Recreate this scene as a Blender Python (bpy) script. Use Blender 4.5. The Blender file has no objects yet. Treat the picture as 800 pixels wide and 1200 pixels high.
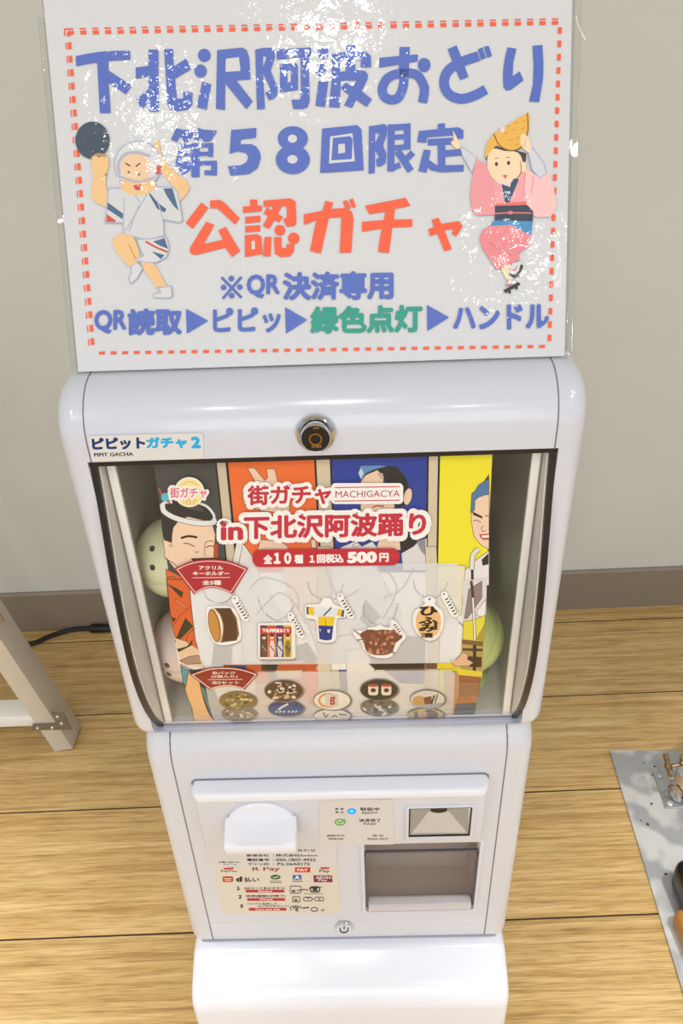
import bpy, bmesh, math, random
from mathutils import Vector, Matrix, geometry, noise
random.seed(7)
PI = math.pi
SC = bpy.context.scene
COL = SC.collection

# ------------------------------------------------------------------ camera
FPX, PITCH, ROLL, CAMH = 867.0, 32.0, -2.3, 1.0
_p, _r = math.radians(PITCH), math.radians(ROLL)
FWD = Vector((0, math.cos(_p), -math.sin(_p)))
_u = Vector((0, math.sin(_p), math.cos(_p)))
_x = Vector((1, 0, 0))
RT = math.cos(_r) * _x + math.sin(_r) * _u
UP = -math.sin(_r) * _x + math.cos(_r) * _u
CAMP = Vector((0, 0, CAMH))
cam_data = bpy.data.cameras.new('camera')
cam_data.sensor_fit = 'VERTICAL'
cam_data.sensor_height = 36.0
cam_data.lens = 36.0 * FPX / 1200.0
cam_data.clip_start = 0.01
cam = bpy.data.objects.new('camera', cam_data)
COL.objects.link(cam)
cam.matrix_world = Matrix(((RT.x, UP.x, -FWD.x, 0), (RT.y, UP.y, -FWD.y, 0), (RT.z, UP.z, -FWD.z, CAMH), (0, 0, 0, 1)))
SC.camera = cam

# ------------------------------------------------------------------ world, lights, exposure
SC.view_settings.view_transform = 'Standard'
SC.view_settings.look = 'None'
SC.view_settings.gamma = 1.0
SC.view_settings.use_curve_mapping = False
SC.view_settings.exposure = 0.0
world = bpy.data.worlds.new('shop_ambient')
SC.world = world
world.use_nodes = True
world.node_tree.nodes['Background'].inputs[0].default_value = (0.89, 0.93, 1.0, 1)
world.node_tree.nodes['Background'].inputs[1].default_value = 0.70

def area(name, loc, size, power, color=(1, 1, 1), shape='DISK', size_y=None, target=None):
    d = bpy.data.lights.new(name, 'AREA')
    d.shape = shape
    d.size = size
    if size_y: d.size_y = size_y
    d.energy = power
    d.color = color
    o = bpy.data.objects.new(name, d)
    COL.objects.link(o)
    o.location = loc
    if target is not None:
        o.rotation_euler = (Vector(target) - Vector(loc)).to_track_quat('-Z', 'Y').to_euler()
    return o
CEIL = 2.7
LIGHTS = [(-0.07, -1.2, 9, 0.20), (-0.74, -1.55, 5, 0.16), (0.85, -2.66, 7, 0.2), (-2.0, -1.3, 8, 0.3), (2.0, -1.3, 8, 0.3), (-2.6, -3.0, 10, 0.3), (2.5, -3.0, 10, 0.3)]
for lx, ly, lp, ls in LIGHTS:
    area('ceiling_downlight', (lx, ly, CEIL - 0.02), ls, lp, (1.0, 0.99, 0.98))
for lx in (-0.85, 0.85):
    sp = area('ceiling_spotlight', (lx, -0.05, CEIL - 0.02), 0.12, 7.0, (1.0, 0.99, 0.97))
    sp.data.spread = math.radians(42)
area('ceiling_linear_lamp', (-2.4, -2.1, CEIL - 0.03), 1.2, 9, (0.95, 0.97, 1.0), 'RECTANGLE', 0.06)
area('ceiling_linear_lamp', (2.2, -0.7, CEIL - 0.03), 1.2, 9, (0.95, 0.97, 1.0), 'RECTANGLE', 0.06)

area('added_front_fill', (0.0, -4.1, 1.45), 3.6, 48, (0.93, 0.97, 1.0), 'RECTANGLE', 1.9, (0.0, 0.4, 0.75))  # added soft fill behind the camera to brighten front faces, no known window

# ------------------------------------------------------------------ helpers
def srgb(c):
    if isinstance(c, str):
        c = c.lstrip('#')
        c = tuple(int(c[i:i + 2], 16) for i in (0, 2, 4))
    out = []
    for v in c[:3]:
        v = v / 255.0
        out.append(v / 12.92 if v <= 0.04045 else ((v + 0.055) / 1.055) ** 2.4)
    return tuple(out) + (1.0,)

def mat(name, col, rough=0.5, metal=0.0, spec=0.5, coat=0.0, alpha=1.0, emit=None, estr=0.0, bump=None):
    m = bpy.data.materials.new(name)
    m.use_nodes = True
    nt = m.node_tree
    b = nt.nodes['Principled BSDF']
    b.inputs['Base Color'].default_value = srgb(col)
    b.inputs['Roughness'].default_value = rough
    b.inputs['Metallic'].default_value = metal
    b.inputs['Specular IOR Level'].default_value = spec
    b.inputs['Coat Weight'].default_value = coat
    b.inputs['Coat Roughness'].default_value = 0.05
    b.inputs['Alpha'].default_value = alpha
    if emit:
        b.inputs['Emission Color'].default_value = srgb(emit)
        b.inputs['Emission Strength'].default_value = estr
    if bump:
        scale, strength, where = bump
        tc = nt.nodes.new('ShaderNodeTexCoord')
        n = nt.nodes.new('ShaderNodeTexNoise')
        n.inputs['Scale'].default_value = scale
        n.inputs['Detail'].default_value = 4
        bp = nt.nodes.new('ShaderNodeBump')
        bp.inputs['Strength'].default_value = strength
        bp.inputs['Distance'].default_value = 0.002
        nt.links.new(tc.outputs['Object'], n.inputs['Vector'])
        nt.links.new(n.outputs['Fac'], bp.inputs['Height'])
        nt.links.new(bp.outputs['Normal'], b.inputs['Coat Normal' if where == 'coat' else 'Normal'])
    return m

def clear_mat(name, tint, gloss=0.06, rough=0.02, bump=None):
    """thin clear plastic: see-through with a fresnel-like surface reflection"""
    m = bpy.data.materials.new(name)
    m.use_nodes = True
    nt = m.node_tree
    for n in list(nt.nodes): nt.nodes.remove(n)
    out = nt.nodes.new('ShaderNodeOutputMaterial')
    mix = nt.nodes.new('ShaderNodeMixShader')
    tr = nt.nodes.new('ShaderNodeBsdfTransparent')
    tr.inputs[0].default_value = tint
    gl = nt.nodes.new('ShaderNodeBsdfGlossy')
    gl.inputs['Roughness'].default_value = rough
    fr = nt.nodes.new('ShaderNodeLayerWeight')
    fr.inputs['Blend'].default_value = 0.5
    pw_ = nt.nodes.new('ShaderNodeMath'); pw_.operation = 'POWER'; pw_.inputs[1].default_value = 5.0
    nt.links.new(fr.outputs['Facing'], pw_.inputs[0])
    mu = nt.nodes.new('ShaderNodeMath'); mu.operation = 'MULTIPLY_ADD'
    mu.inputs[1].default_value = 0.9; mu.inputs[2].default_value = gloss
    nt.links.new(pw_.outputs[0], mu.inputs[0])
    nt.links.new(mu.outputs[0], mix.inputs[0])
    nt.links.new(tr.outputs[0], mix.inputs[1])
    nt.links.new(gl.outputs[0], mix.inputs[2])
    nt.links.new(mix.outputs[0], out.inputs[0])
    if bump:
        tc = nt.nodes.new('ShaderNodeTexCoord')
        n = nt.nodes.new('ShaderNodeTexNoise')
        n.inputs['Scale'].default_value = bump[0]
        bp = nt.nodes.new('ShaderNodeBump')
        bp.inputs['Strength'].default_value = bump[1]
        bp.inputs['Distance'].default_value = 0.002
        nt.links.new(tc.outputs['Object'], n.inputs['Vector'])
        nt.links.new(n.outputs['Fac'], bp.inputs['Height'])
        nt.links.new(bp.outputs['Normal'], gl.inputs['Normal'])
        nt.links.new(bp.outputs['Normal'], fr.inputs['Normal'])
    return m

def tag(o, label=None, cat=None, group=None, kind=None):
    if label: o['label'] = label
    if cat: o['category'] = cat
    if group: o['group'] = group
    if kind: o['kind'] = kind
    return o

def link(name, me, parent=None, mats=(), smooth=True, angle=35, mw=None, wn=False):
    for m in mats: me.materials.append(m)
    if smooth:
        for p in me.polygons: p.use_smooth = True
        me.set_sharp_from_angle(angle=math.radians(angle))
    o = bpy.data.objects.new(name, me)
    COL.objects.link(o)
    if parent: o.parent = parent
    elif mw is not None: o.matrix_world = mw
    if wn:
        w = o.modifiers.new('wn', 'WEIGHTED_NORMAL'); w.keep_sharp = True
    return o

def build(name, bm, m, parent=None, **k):
    bmesh.ops.recalc_face_normals(bm, faces=bm.faces[:])
    me = bpy.data.meshes.new(name)
    bm.to_mesh(me); bm.free()
    ms = m if isinstance(m, (list, tuple)) else [m]
    return link(name, me, parent, ms, **k)

def empty(name, loc=(0, 0, 0), rz=0.0):
    o = bpy.data.objects.new(name, None)
    COL.objects.link(o)
    o.location = loc
    o.rotation_euler = (0, 0, rz)
    o.empty_display_size = 0.05
    return o

def bevel(bm, w, seg=3, edges=None):
    bmesh.ops.bevel(bm, geom=list(edges if edges is not None else bm.edges), offset=w, segments=seg, profile=0.5, affect='EDGES', clamp_overlap=True)

def box(bm, x0, x1, y0, y1, z0, z1, bw=0.0, seg=3):
    t = bmesh.new()
    bmesh.ops.create_cube(t, size=1.0)
    for v in t.verts:
        v.co = Vector(((x0 + x1) / 2 + v.co.x * (x1 - x0), (y0 + y1) / 2 + v.co.y * (y1 - y0), (z0 + z1) / 2 + v.co.z * (z1 - z0)))
    if bw: bevel(t, bw, seg)
    join(bm, t)
    return bm

def join(bm, t, M=None):
    me = bpy.data.meshes.new('tmp')
    t.to_mesh(me); t.free()
    if M is not None: me.transform(M)
    bm.from_mesh(me)
    bpy.data.meshes.remove(me)

def cyl(bm, p0, p1, r0, r1=None, n=32, caps=True, bw=0.0):
    r1 = r0 if r1 is None else r1
    p0, p1 = Vector(p0), Vector(p1)
    t = bmesh.new()
    L = (p1 - p0).length
    bmesh.ops.create_cone(t, cap_ends=caps, segments=n, radius1=r0, radius2=r1, depth=L)
    if bw: bevel(t, bw, 2, [e for e in t.edges if all(len(f.verts) > 4 for f in e.link_faces) or any(len(f.verts) > 4 for f in e.link_faces)])
    q = (p1 - p0).to_track_quat('Z', 'Y').to_matrix().to_4x4()
    join(bm, t, Matrix.Translation((p0 + p1) / 2) @ q)

def lathe(bm, prof, center, axis=(0, 0, 1), n=40):
    """revolve (radius, height) pairs about axis through center"""
    t = bmesh.new()
    rings = []
    for r, h in prof:
        if r < 1e-6: rings.append([t.verts.new((0, 0, h))])
        else: rings.append([t.verts.new((r * math.cos(2 * PI * i / n), r * math.sin(2 * PI * i / n), h)) for i in range(n)])
    for a, b in zip(rings, rings[1:]):
        for i in range(n):
            j = (i + 1) % n
            if len(a) == 1 and len(b) == 1: continue
            if len(a) == 1: t.faces.new((a[0], b[i], b[j]))
            elif len(b) == 1: t.faces.new((a[i], a[j], b[0]))
            else: t.faces.new((a[i], a[j], b[j], b[i]))
    q = Vector(axis).to_track_quat('Z', 'Y').to_matrix().to_4x4()
    join(bm, t, Matrix.Translation(Vector(center)) @ q)

def tube(bm, pts, r, n=10, closed=False):
    pts = [Vector(p) for p in pts]
    t = bmesh.new()
    rings = []
    N = len(pts)
    prev = None
    for i, p in enumerate(pts):
        a = pts[(i - 1) % N] if (closed or i > 0) else p
        b = pts[(i + 1) % N] if (closed or i < N - 1) else p
        d = (b - a).normalized()
        if prev is None:
            s = d.cross(Vector((0, 0, 1)))
            if s.length < 1e-3: s = d.cross(Vector((0, 1, 0)))
        else: s = prev - d * prev.dot(d)
        s.normalize(); prev = s
        w = d.cross(s)
        rings.append([t.verts.new(p + r * (math.cos(2 * PI * k / n) * s + math.sin(2 * PI * k / n) * w)) for k in range(n)])
    R = list(zip(rings, rings[1:])) + ([(rings[-1], rings[0])] if closed else [])
    for a, b in R:
        for k in range(n):
            t.faces.new((a[k], a[(k + 1) % n], b[(k + 1) % n], b[k]))
    if not closed:
        t.faces.new(rings[0][::-1]); t.faces.new(rings[-1])
    join(bm, t)

def extrude_x(bm, prof, x0, x1, bw=0.0, seg=4):
    """closed (Y,Z) outline extruded along X, end edges rounded by bw"""
    t = bmesh.new()
    A = [t.verts.new((x0, y, z)) for y, z in prof]
    B = [t.verts.new((x1, y, z)) for y, z in prof]
    n = len(prof)
    fa = t.faces.new(A); fb = t.faces.new(B[::-1])
    for i in range(n): t.faces.new((A[i], B[i], B[(i + 1) % n], A[(i + 1) % n]))
    if bw: bevel(t, bw, seg, list(fa.edges) + list(fb.edges))
    join(bm, t)

def slab_x(bm, pts, radii, x0, x1, bw, seg=5, fseg=8):
    """rounded (Y,Z) outline swept along X with both end rims rounded over by bw; pts run counter-clockwise"""
    n = len(pts)
    def inset(d):
        out = []
        for k in range(n):
            p0, p1, p2 = (Vector(pts[(k + q) % n]) for q in (-1, 0, 1))
            e0 = (p1 - p0).normalized(); e1 = (p2 - p1).normalized()
            n0 = Vector((-e0.y, e0.x)); n1 = Vector((-e1.y, e1.x))
            m = (n0 + n1); m = m / max(1e-6, m.dot(n0))
            out.append(p1 + m * d)
        return fillet(out, [max(r - d, 0.0008) for r in radii], fseg)
    t = bmesh.new()
    st = [(x0 + bw * (1 - math.cos(PI / 2 * k / seg)), bw * (1 - math.sin(PI / 2 * k / seg))) for k in range(seg + 1)]
    st = st + [(x0 + x1 - x, d) for x, d in st[::-1]]
    V = [[t.verts.new((x, y, z)) for y, z in inset(d)] for x, d in st]
    m = len(V[0])
    for A, B in zip(V, V[1:]):
        for k in range(m): t.faces.new((A[k], A[(k + 1) % m], B[(k + 1) % m], B[k]))
    t.faces.new(V[0][::-1]); t.faces.new(V[-1])
    join(bm, t)

def boolean(bm, cutters):
    """bm minus each cutter bmesh"""
    me = bpy.data.meshes.new('a'); bmesh.ops.recalc_face_normals(bm, faces=bm.faces[:]); bm.to_mesh(me); bm.free()
    o = bpy.data.objects.new('a', me); COL.objects.link(o)
    cs = []
    for c in cutters:
        bmesh.ops.recalc_face_normals(c, faces=c.faces[:])
        mc = bpy.data.meshes.new('c'); c.to_mesh(mc); c.free()
        oc = bpy.data.objects.new('c', mc); COL.objects.link(oc)
        md = o.modifiers.new('b', 'BOOLEAN'); md.object = oc; md.operation = 'DIFFERENCE'; md.solver = 'EXACT'
        cs.append(oc)
    dg = bpy.context.evaluated_depsgraph_get()
    r = bpy.data.meshes.new_from_object(o.evaluated_get(dg))
    out = bmesh.new(); out.from_mesh(r)
    for q in cs + [o]:
        m_ = q.data; bpy.data.objects.remove(q); bpy.data.meshes.remove(m_)
    bpy.data.meshes.remove(r)
    return out

def fillet(pts, radii, seg=6):
    out = []
    n = len(pts)
    for i in range(n):
        p = Vector(pts[i]); r = radii[i]
        if r <= 0: out.append(tuple(p)); continue
        a = (Vector(pts[i - 1]) - p).normalized(); b = (Vector(pts[(i + 1) % n]) - p).normalized()
        ang = a.angle(b); d = r / math.tan(ang / 2)
        c = p + (a + b).normalized() * (r / math.sin(ang / 2))
        s = p + a * d; e = p + b * d
        a0 = math.atan2(s.y - c.y, s.x - c.x); a1 = math.atan2(e.y - c.y, e.x - c.x)
        da = (a1 - a0 + PI) % (2 * PI) - PI
        for k in range(seg + 1):
            t = a0 + da * k / seg
            out.append((c.x + r * math.cos(t), c.y + r * math.sin(t)))
    return out

def crom(pts, n=6, closed=False):
    """smooth curve through 2D/3D points"""
    P = [Vector(p) for p in pts]
    N = len(P); out = []
    for i in range(N if closed else N - 1):
        p0 = P[(i - 1) % N] if (closed or i > 0) else P[0]
        p1 = P[i]; p2 = P[(i + 1) % N]
        p3 = P[(i + 2) % N] if (closed or i < N - 2) else P[-1]
        for k in range(n):
            t = k / n
            out.append(0.5 * ((2 * p1) + (p2 - p0) * t + (2 * p0 - 5 * p1 + 4 * p2 - p3) * t * t + (3 * p1 - p0 - 3 * p2 + p3) * t ** 3))
    if not closed: out.append(P[-1].copy())
    return [tuple(v) for v in out]

# ------------------------------------------------------------------ machine frame and printed matter
TH = math.radians(-1.2)
MPOS = Vector((-0.011, 0.4286, 0))
MW = Matrix.Translation(MPOS) @ Matrix.Rotation(TH, 4, 'Z')
MWI = MW.inverted()
CAML = MWI @ CAMP

def ray_world(px, py):
    return (px - 400) / FPX * RT - (py - 600) / FPX * UP + FWD
def ray_local(px, py):
    return MWI.to_3x3() @ ray_world(px, py)

class Surf:
    """a printed surface: a (Y,Z) line in the machine's frame, swept along X"""
    def __init__(self, prof):
        self.p = [Vector(q) for q in prof]
        self.s = [0.0]
        for a, b in zip(self.p, self.p[1:]): self.s.append(self.s[-1] + (b - a).length)
        self.curved = len(prof) > 2
    def uv(self, px, py):
        d = ray_local(px, py); best = None
        n = len(self.p)
        for i, (a, b) in enumerate(zip(self.p, self.p[1:])):
            e = b - a
            det = d.y * (-e.y) + e.x * d.z
            if abs(det) < 1e-12: continue
            ry, rz = a.x - CAML.y, a.y - CAML.z
            t = (ry * (-e.y) + e.x * rz) / det
            w = (d.y * rz - d.z * ry) / det
            lo = -1e9 if i == 0 else -1e-6
            hi = 1e9 if i == n - 2 else 1 + 1e-6
            if t > 0 and lo <= w <= hi:
                if best is None or t < best[0]: best = (t, CAML.x + d.x * t, self.s[i] + w * e.length)
        if best is None: raise ValueError('no hit %r %r' % (px, py))
        return best[1], best[2]
    def xyz(self, X, s, h):
        i = 0
        while i < len(self.p) - 2 and s > self.s[i + 1]: i += 1
        a, b = self.p[i], self.p[i + 1]
        e = (b - a); L = e.length; e = e / L
        q = a + e * (s - self.s[i])
        nrm = Vector((-e.y, e.x))
        # blended normals keep curved prints from opening gaps
        if self.curved:
            t = (s - self.s[i]) / L
            def sn(j):
                k = max(1, min(len(self.p) - 2, j)); ee = (self.p[k + 1] - self.p[k - 1]).normalized(); return Vector((-ee.y, ee.x))
            nrm = (sn(i) * (1 - t) + sn(i + 1) * t).normalized()
        q = q + nrm * h
        return Vector((X, q.x, q.y))

_txt_cache = {}
def text_mesh(body):
    if body in _txt_cache: return _txt_cache[body]
    cu = bpy.data.curves.new('t', 'FONT'); cu.body = body; cu.size = 1.0; cu.resolution_u = 3
    o = bpy.data.objects.new('t', cu); COL.objects.link(o)
    bpy.context.view_layer.update()
    dg = bpy.context.evaluated_depsgraph_get()
    me = bpy.data.meshes.new_from_object(o.evaluated_get(dg))
    me.calc_loop_triangles()
    V = [(v.co.x, v.co.y) for v in me.vertices]
    T = [tuple(t.vertices) for t in me.loop_triangles]
    bpy.data.objects.remove(o); bpy.data.curves.remove(cu); bpy.data.meshes.remove(me)
    _txt_cache[body] = (V, T)
    return V, T

def bilin(q, u, v):
    """q = TL,TR,BR,BL ; u right, v down"""
    (ax, ay), (bx, by), (cx, cy), (dx, dy) = q
    return ((ax * (1 - u) + bx * u) * (1 - v) + (dx * (1 - u) + cx * u) * v, (ay * (1 - u) + by * u) * (1 - v) + (dy * (1 - u) + cy * u) * v)

_ink = {}
def ink(col, fin='matte'):
    key = (col, fin)
    if key not in _ink:
        if fin == 'film': _ink[key] = mat('print_' + col.strip('#'), col, 0.45, coat=0.4, bump=(48, 0.5, 'coat'))
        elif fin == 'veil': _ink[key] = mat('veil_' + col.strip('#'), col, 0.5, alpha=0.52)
        elif fin == 'glow': _ink[key] = mat('lamp_' + col.strip('#'), col, 0.4, emit=col, estr=1.6)
        else: _ink[key] = mat('print_' + col.strip('#'), col, 0.5, spec=0.3)
    return _ink[key]

class Art:
    """coloured shapes given in photo pixels, laid on a Surf as one printed mesh"""
    def __init__(self, surf, fin='matte', h0=0.0002, dh=0.000004):
        self.S = surf; self.fin = fin; self.h = h0; self.dh = dh
        self.items = []; self.org = (0, 0, 1.0)
    def crop(self, x0, y0, k): self.org = (x0, y0, k); return self
    def c(self, p):
        x0, y0, k = self.org
        return (x0 + p[0] / k, y0 + p[1] / k)
    def up(self, n=1): self.h += n * self.dh
    def _add(self, tris, col, fin=None):
        self.h += 0.0000015
        self.items.append((tris, col, self.h, fin or self.fin))
    def poly(self, pts, col, smooth=0, fin=None, line=None, lw=1.0):
        if smooth: pts = crom(pts, smooth, True)
        uv = [self.S.uv(*self.c(p)) for p in pts]
        tri = geometry.tessellate_polygon([[Vector((a, b, 0)) for a, b in uv]])
        self._add([[uv[i] for i in t] for t in tri], col, fin)
        if line:
            self.up(); self.line(list(pts) + [pts[0]], lw, line, join=True)
        return self
    def ell(self, cx, cy, rx, ry, col, rot=0, n=28, fin=None, line=None, lw=1):
        a = math.radians(rot)
        pts = []
        for i in range(n):
            t = 2 * PI * i / n
            ex, ey = rx * math.cos(t), ry * math.sin(t)
            pts.append((cx + ex * math.cos(a) - ey * math.sin(a), cy + ex * math.sin(a) + ey * math.cos(a)))
        return self.poly(pts, col, fin=fin, line=line, lw=lw)
    def rect(self, x0, y0, x1, y1, col, fin=None): return self.poly([(x0, y0), (x1, y0), (x1, y1), (x0, y1)], col, fin=fin)
    def rrect(self, x0, y0, x1, y1, r, col, fin=None, line=None, lw=1):
        return self.poly(fillet([(x0, y0), (x1, y0), (x1, y1), (x0, y1)], [r] * 4, 5), col, fin=fin, line=line, lw=lw)
    def line(self, pts, w, col, smooth=0, join=True, fin=None):
        if smooth: pts = crom(pts, smooth)
        P = [Vector(p) for p in pts]
        P = [p for i, p in enumerate(P) if i == 0 or (p - P[i - 1]).length > 1e-6]
        n = len(P)
        if n < 2: return self
        closed = (P[0] - P[-1]).length < 1e-5 and n > 3
        L, R = [], []
        for i in range(n):
            a = (P[i] - P[i - 1]).normalized() if i > 0 else ((P[0] - P[-2]).normalized() if closed else (P[1] - P[0]).normalized())
            b = (P[i + 1] - P[i]).normalized() if i < n - 1 else ((P[1] - P[0]).normalized() if closed else a)
            na = Vector((-a.y, a.x)); nb = Vector((-b.y, b.x))
            m = na + nb
            if m.length < 0.3: m = na
            m.normalize()
            k = (w / 2) / max(0.35, m.dot(na))
            L.append(tuple(P[i] + m * k)); R.append(tuple(P[i] - m * k))
        L = [self.S.uv(*self.c(p)) for p in L]; R = [self.S.uv(*self.c(p)) for p in R]
        tr = []
        for i in range(n - 1):
            tr += [[L[i], R[i], R[i + 1]], [L[i], R[i + 1], L[i + 1]]]
        self._add(tr, col, fin)
        return self
    def text(self, body, quad, col, bold=0.0, dirs=8, fin=None):
        """body fitted to quad: (x0,y0,x1,y1) or four corners TL,TR,BR,BL; bold in em"""
        if len(quad) == 4 and not isinstance(quad[0], (tuple, list)):
            x0, y0, x1, y1 = quad; quad = [(x0, y0), (x1, y0), (x1, y1), (x0, y1)]
        quad = [self.c(p) for p in quad]
        V, T = text_mesh(body)
        xs = [v[0] for v in V]; ys = [v[1] for v in V]
        a0, a1, b0, b1 = min(xs) - bold, max(xs) + bold, min(ys) - bold, max(ys) + bold
        offs = [(0, 0)]
        if bold: offs += [(bold * math.cos(2 * PI * k / dirs), bold * math.sin(2 * PI * k / dirs)) for k in range(dirs)]
        for ox, oy in offs:
            uv = []
            for x, y in V:
                px = bilin(quad, (x + ox - a0) / (a1 - a0), (b1 - (y + oy)) / (b1 - b0))
                uv.append(self.S.uv(*px))
            self._add([[uv[i] for i in t] for t in T], col, fin)
        return self
    def build(self, name, parent=None, extra=None, mw=None, origin=None):
        me = bpy.data.meshes.new(name)
        bm = bmesh.new()
        mats = []; idx = {}
        for tris, col, h, fin in self.items:
            m = ink(col, fin)
            if m.name not in idx: idx[m.name] = len(mats); mats.append(m)
            t = bmesh.new()
            cache = {}
            for tri in tris:
                vs = []
                for p in tri:
                    k = (round(p[0], 7), round(p[1], 7))
                    if k not in cache: cache[k] = t.verts.new((p[0], p[1], 0))
                    vs.append(cache[k])
                if len(set(vs)) == 3:
                    try: t.faces.new(vs)
                    except ValueError: pass
            if self.S.curved and t.faces:
                ys = [v.co.y for v in t.verts]
                for sb in self.S.s[1:-1]:
                    if min(ys) < sb < max(ys):
                        bmesh.ops.bisect_plane(t, geom=t.verts[:] + t.edges[:] + t.faces[:], plane_co=(0, sb, 0), plane_no=(0, 1, 0), dist=1e-7)
            for v in t.verts: v.co = self.S.xyz(v.co.x, v.co.y, h)
            for f in t.faces:
                f.material_index = idx[m.name]
            # face the viewer
            t.normal_update()
            for f in t.faces:
                if f.normal.dot(CAML - f.calc_center_median()) < 0: f.normal_flip()
            tmp = bpy.data.meshes.new('t'); t.to_mesh(tmp); t.free()
            bm.from_mesh(tmp); bpy.data.meshes.remove(tmp)
        bm.to_mesh(me); bm.free()
        return link(name, me, parent, mats, smooth=False, mw=mw)
# ------------------------------------------------------------------ materials of the place
def wall_mat():
    m = mat('wall_paint', '#C9CBC5', 0.55, spec=0.35)
    nt = m.node_tree; b = nt.nodes['Principled BSDF']
    tc = nt.nodes.new('ShaderNodeTexCoord')
    n = nt.nodes.new('ShaderNodeTexNoise'); n.inputs['Scale'].default_value = 3.0; n.inputs['Detail'].default_value = 5
    r = nt.nodes.new('ShaderNodeValToRGB')
    r.color_ramp.elements[0].color = srgb('#C2C4BD'); r.color_ramp.elements[1].color = srgb('#CED0CA')
    nt.links.new(tc.outputs['Object'], n.inputs['Vector']); nt.links.new(n.outputs['Fac'], r.inputs['Fac'])
    # small specks of dirt
    v = nt.nodes.new('ShaderNodeTexVoronoi'); v.inputs['Scale'].default_value = 7.0
    lt = nt.nodes.new('ShaderNodeMath'); lt.operation = 'LESS_THAN'; lt.inputs[1].default_value = 0.016
    mx = nt.nodes.new('ShaderNodeMixRGB'); mx.inputs[2].default_value = srgb('#6e675c')
    nt.links.new(tc.outputs['Object'], v.inputs['Vector']); nt.links.new(v.outputs['Distance'], lt.inputs[0])
    nt.links.new(lt.outputs[0], mx.inputs[0]); nt.links.new(r.outputs[0], mx.inputs[1]); nt.links.new(mx.outputs[0], b.inputs['Base Color'])
    n2 = nt.nodes.new('ShaderNodeTexNoise'); n2.inputs['Scale'].default_value = 260
    bp = nt.nodes.new('ShaderNodeBump'); bp.inputs['Strength'].default_value = 0.12; bp.inputs['Distance'].default_value = 0.001
    nt.links.new(tc.outputs['Object'], n2.inputs['Vector']); nt.links.new(n2.outputs['Fac'], bp.inputs['Height']); nt.links.new(bp.outputs[0], b.inputs['Normal'])
    return m

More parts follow.
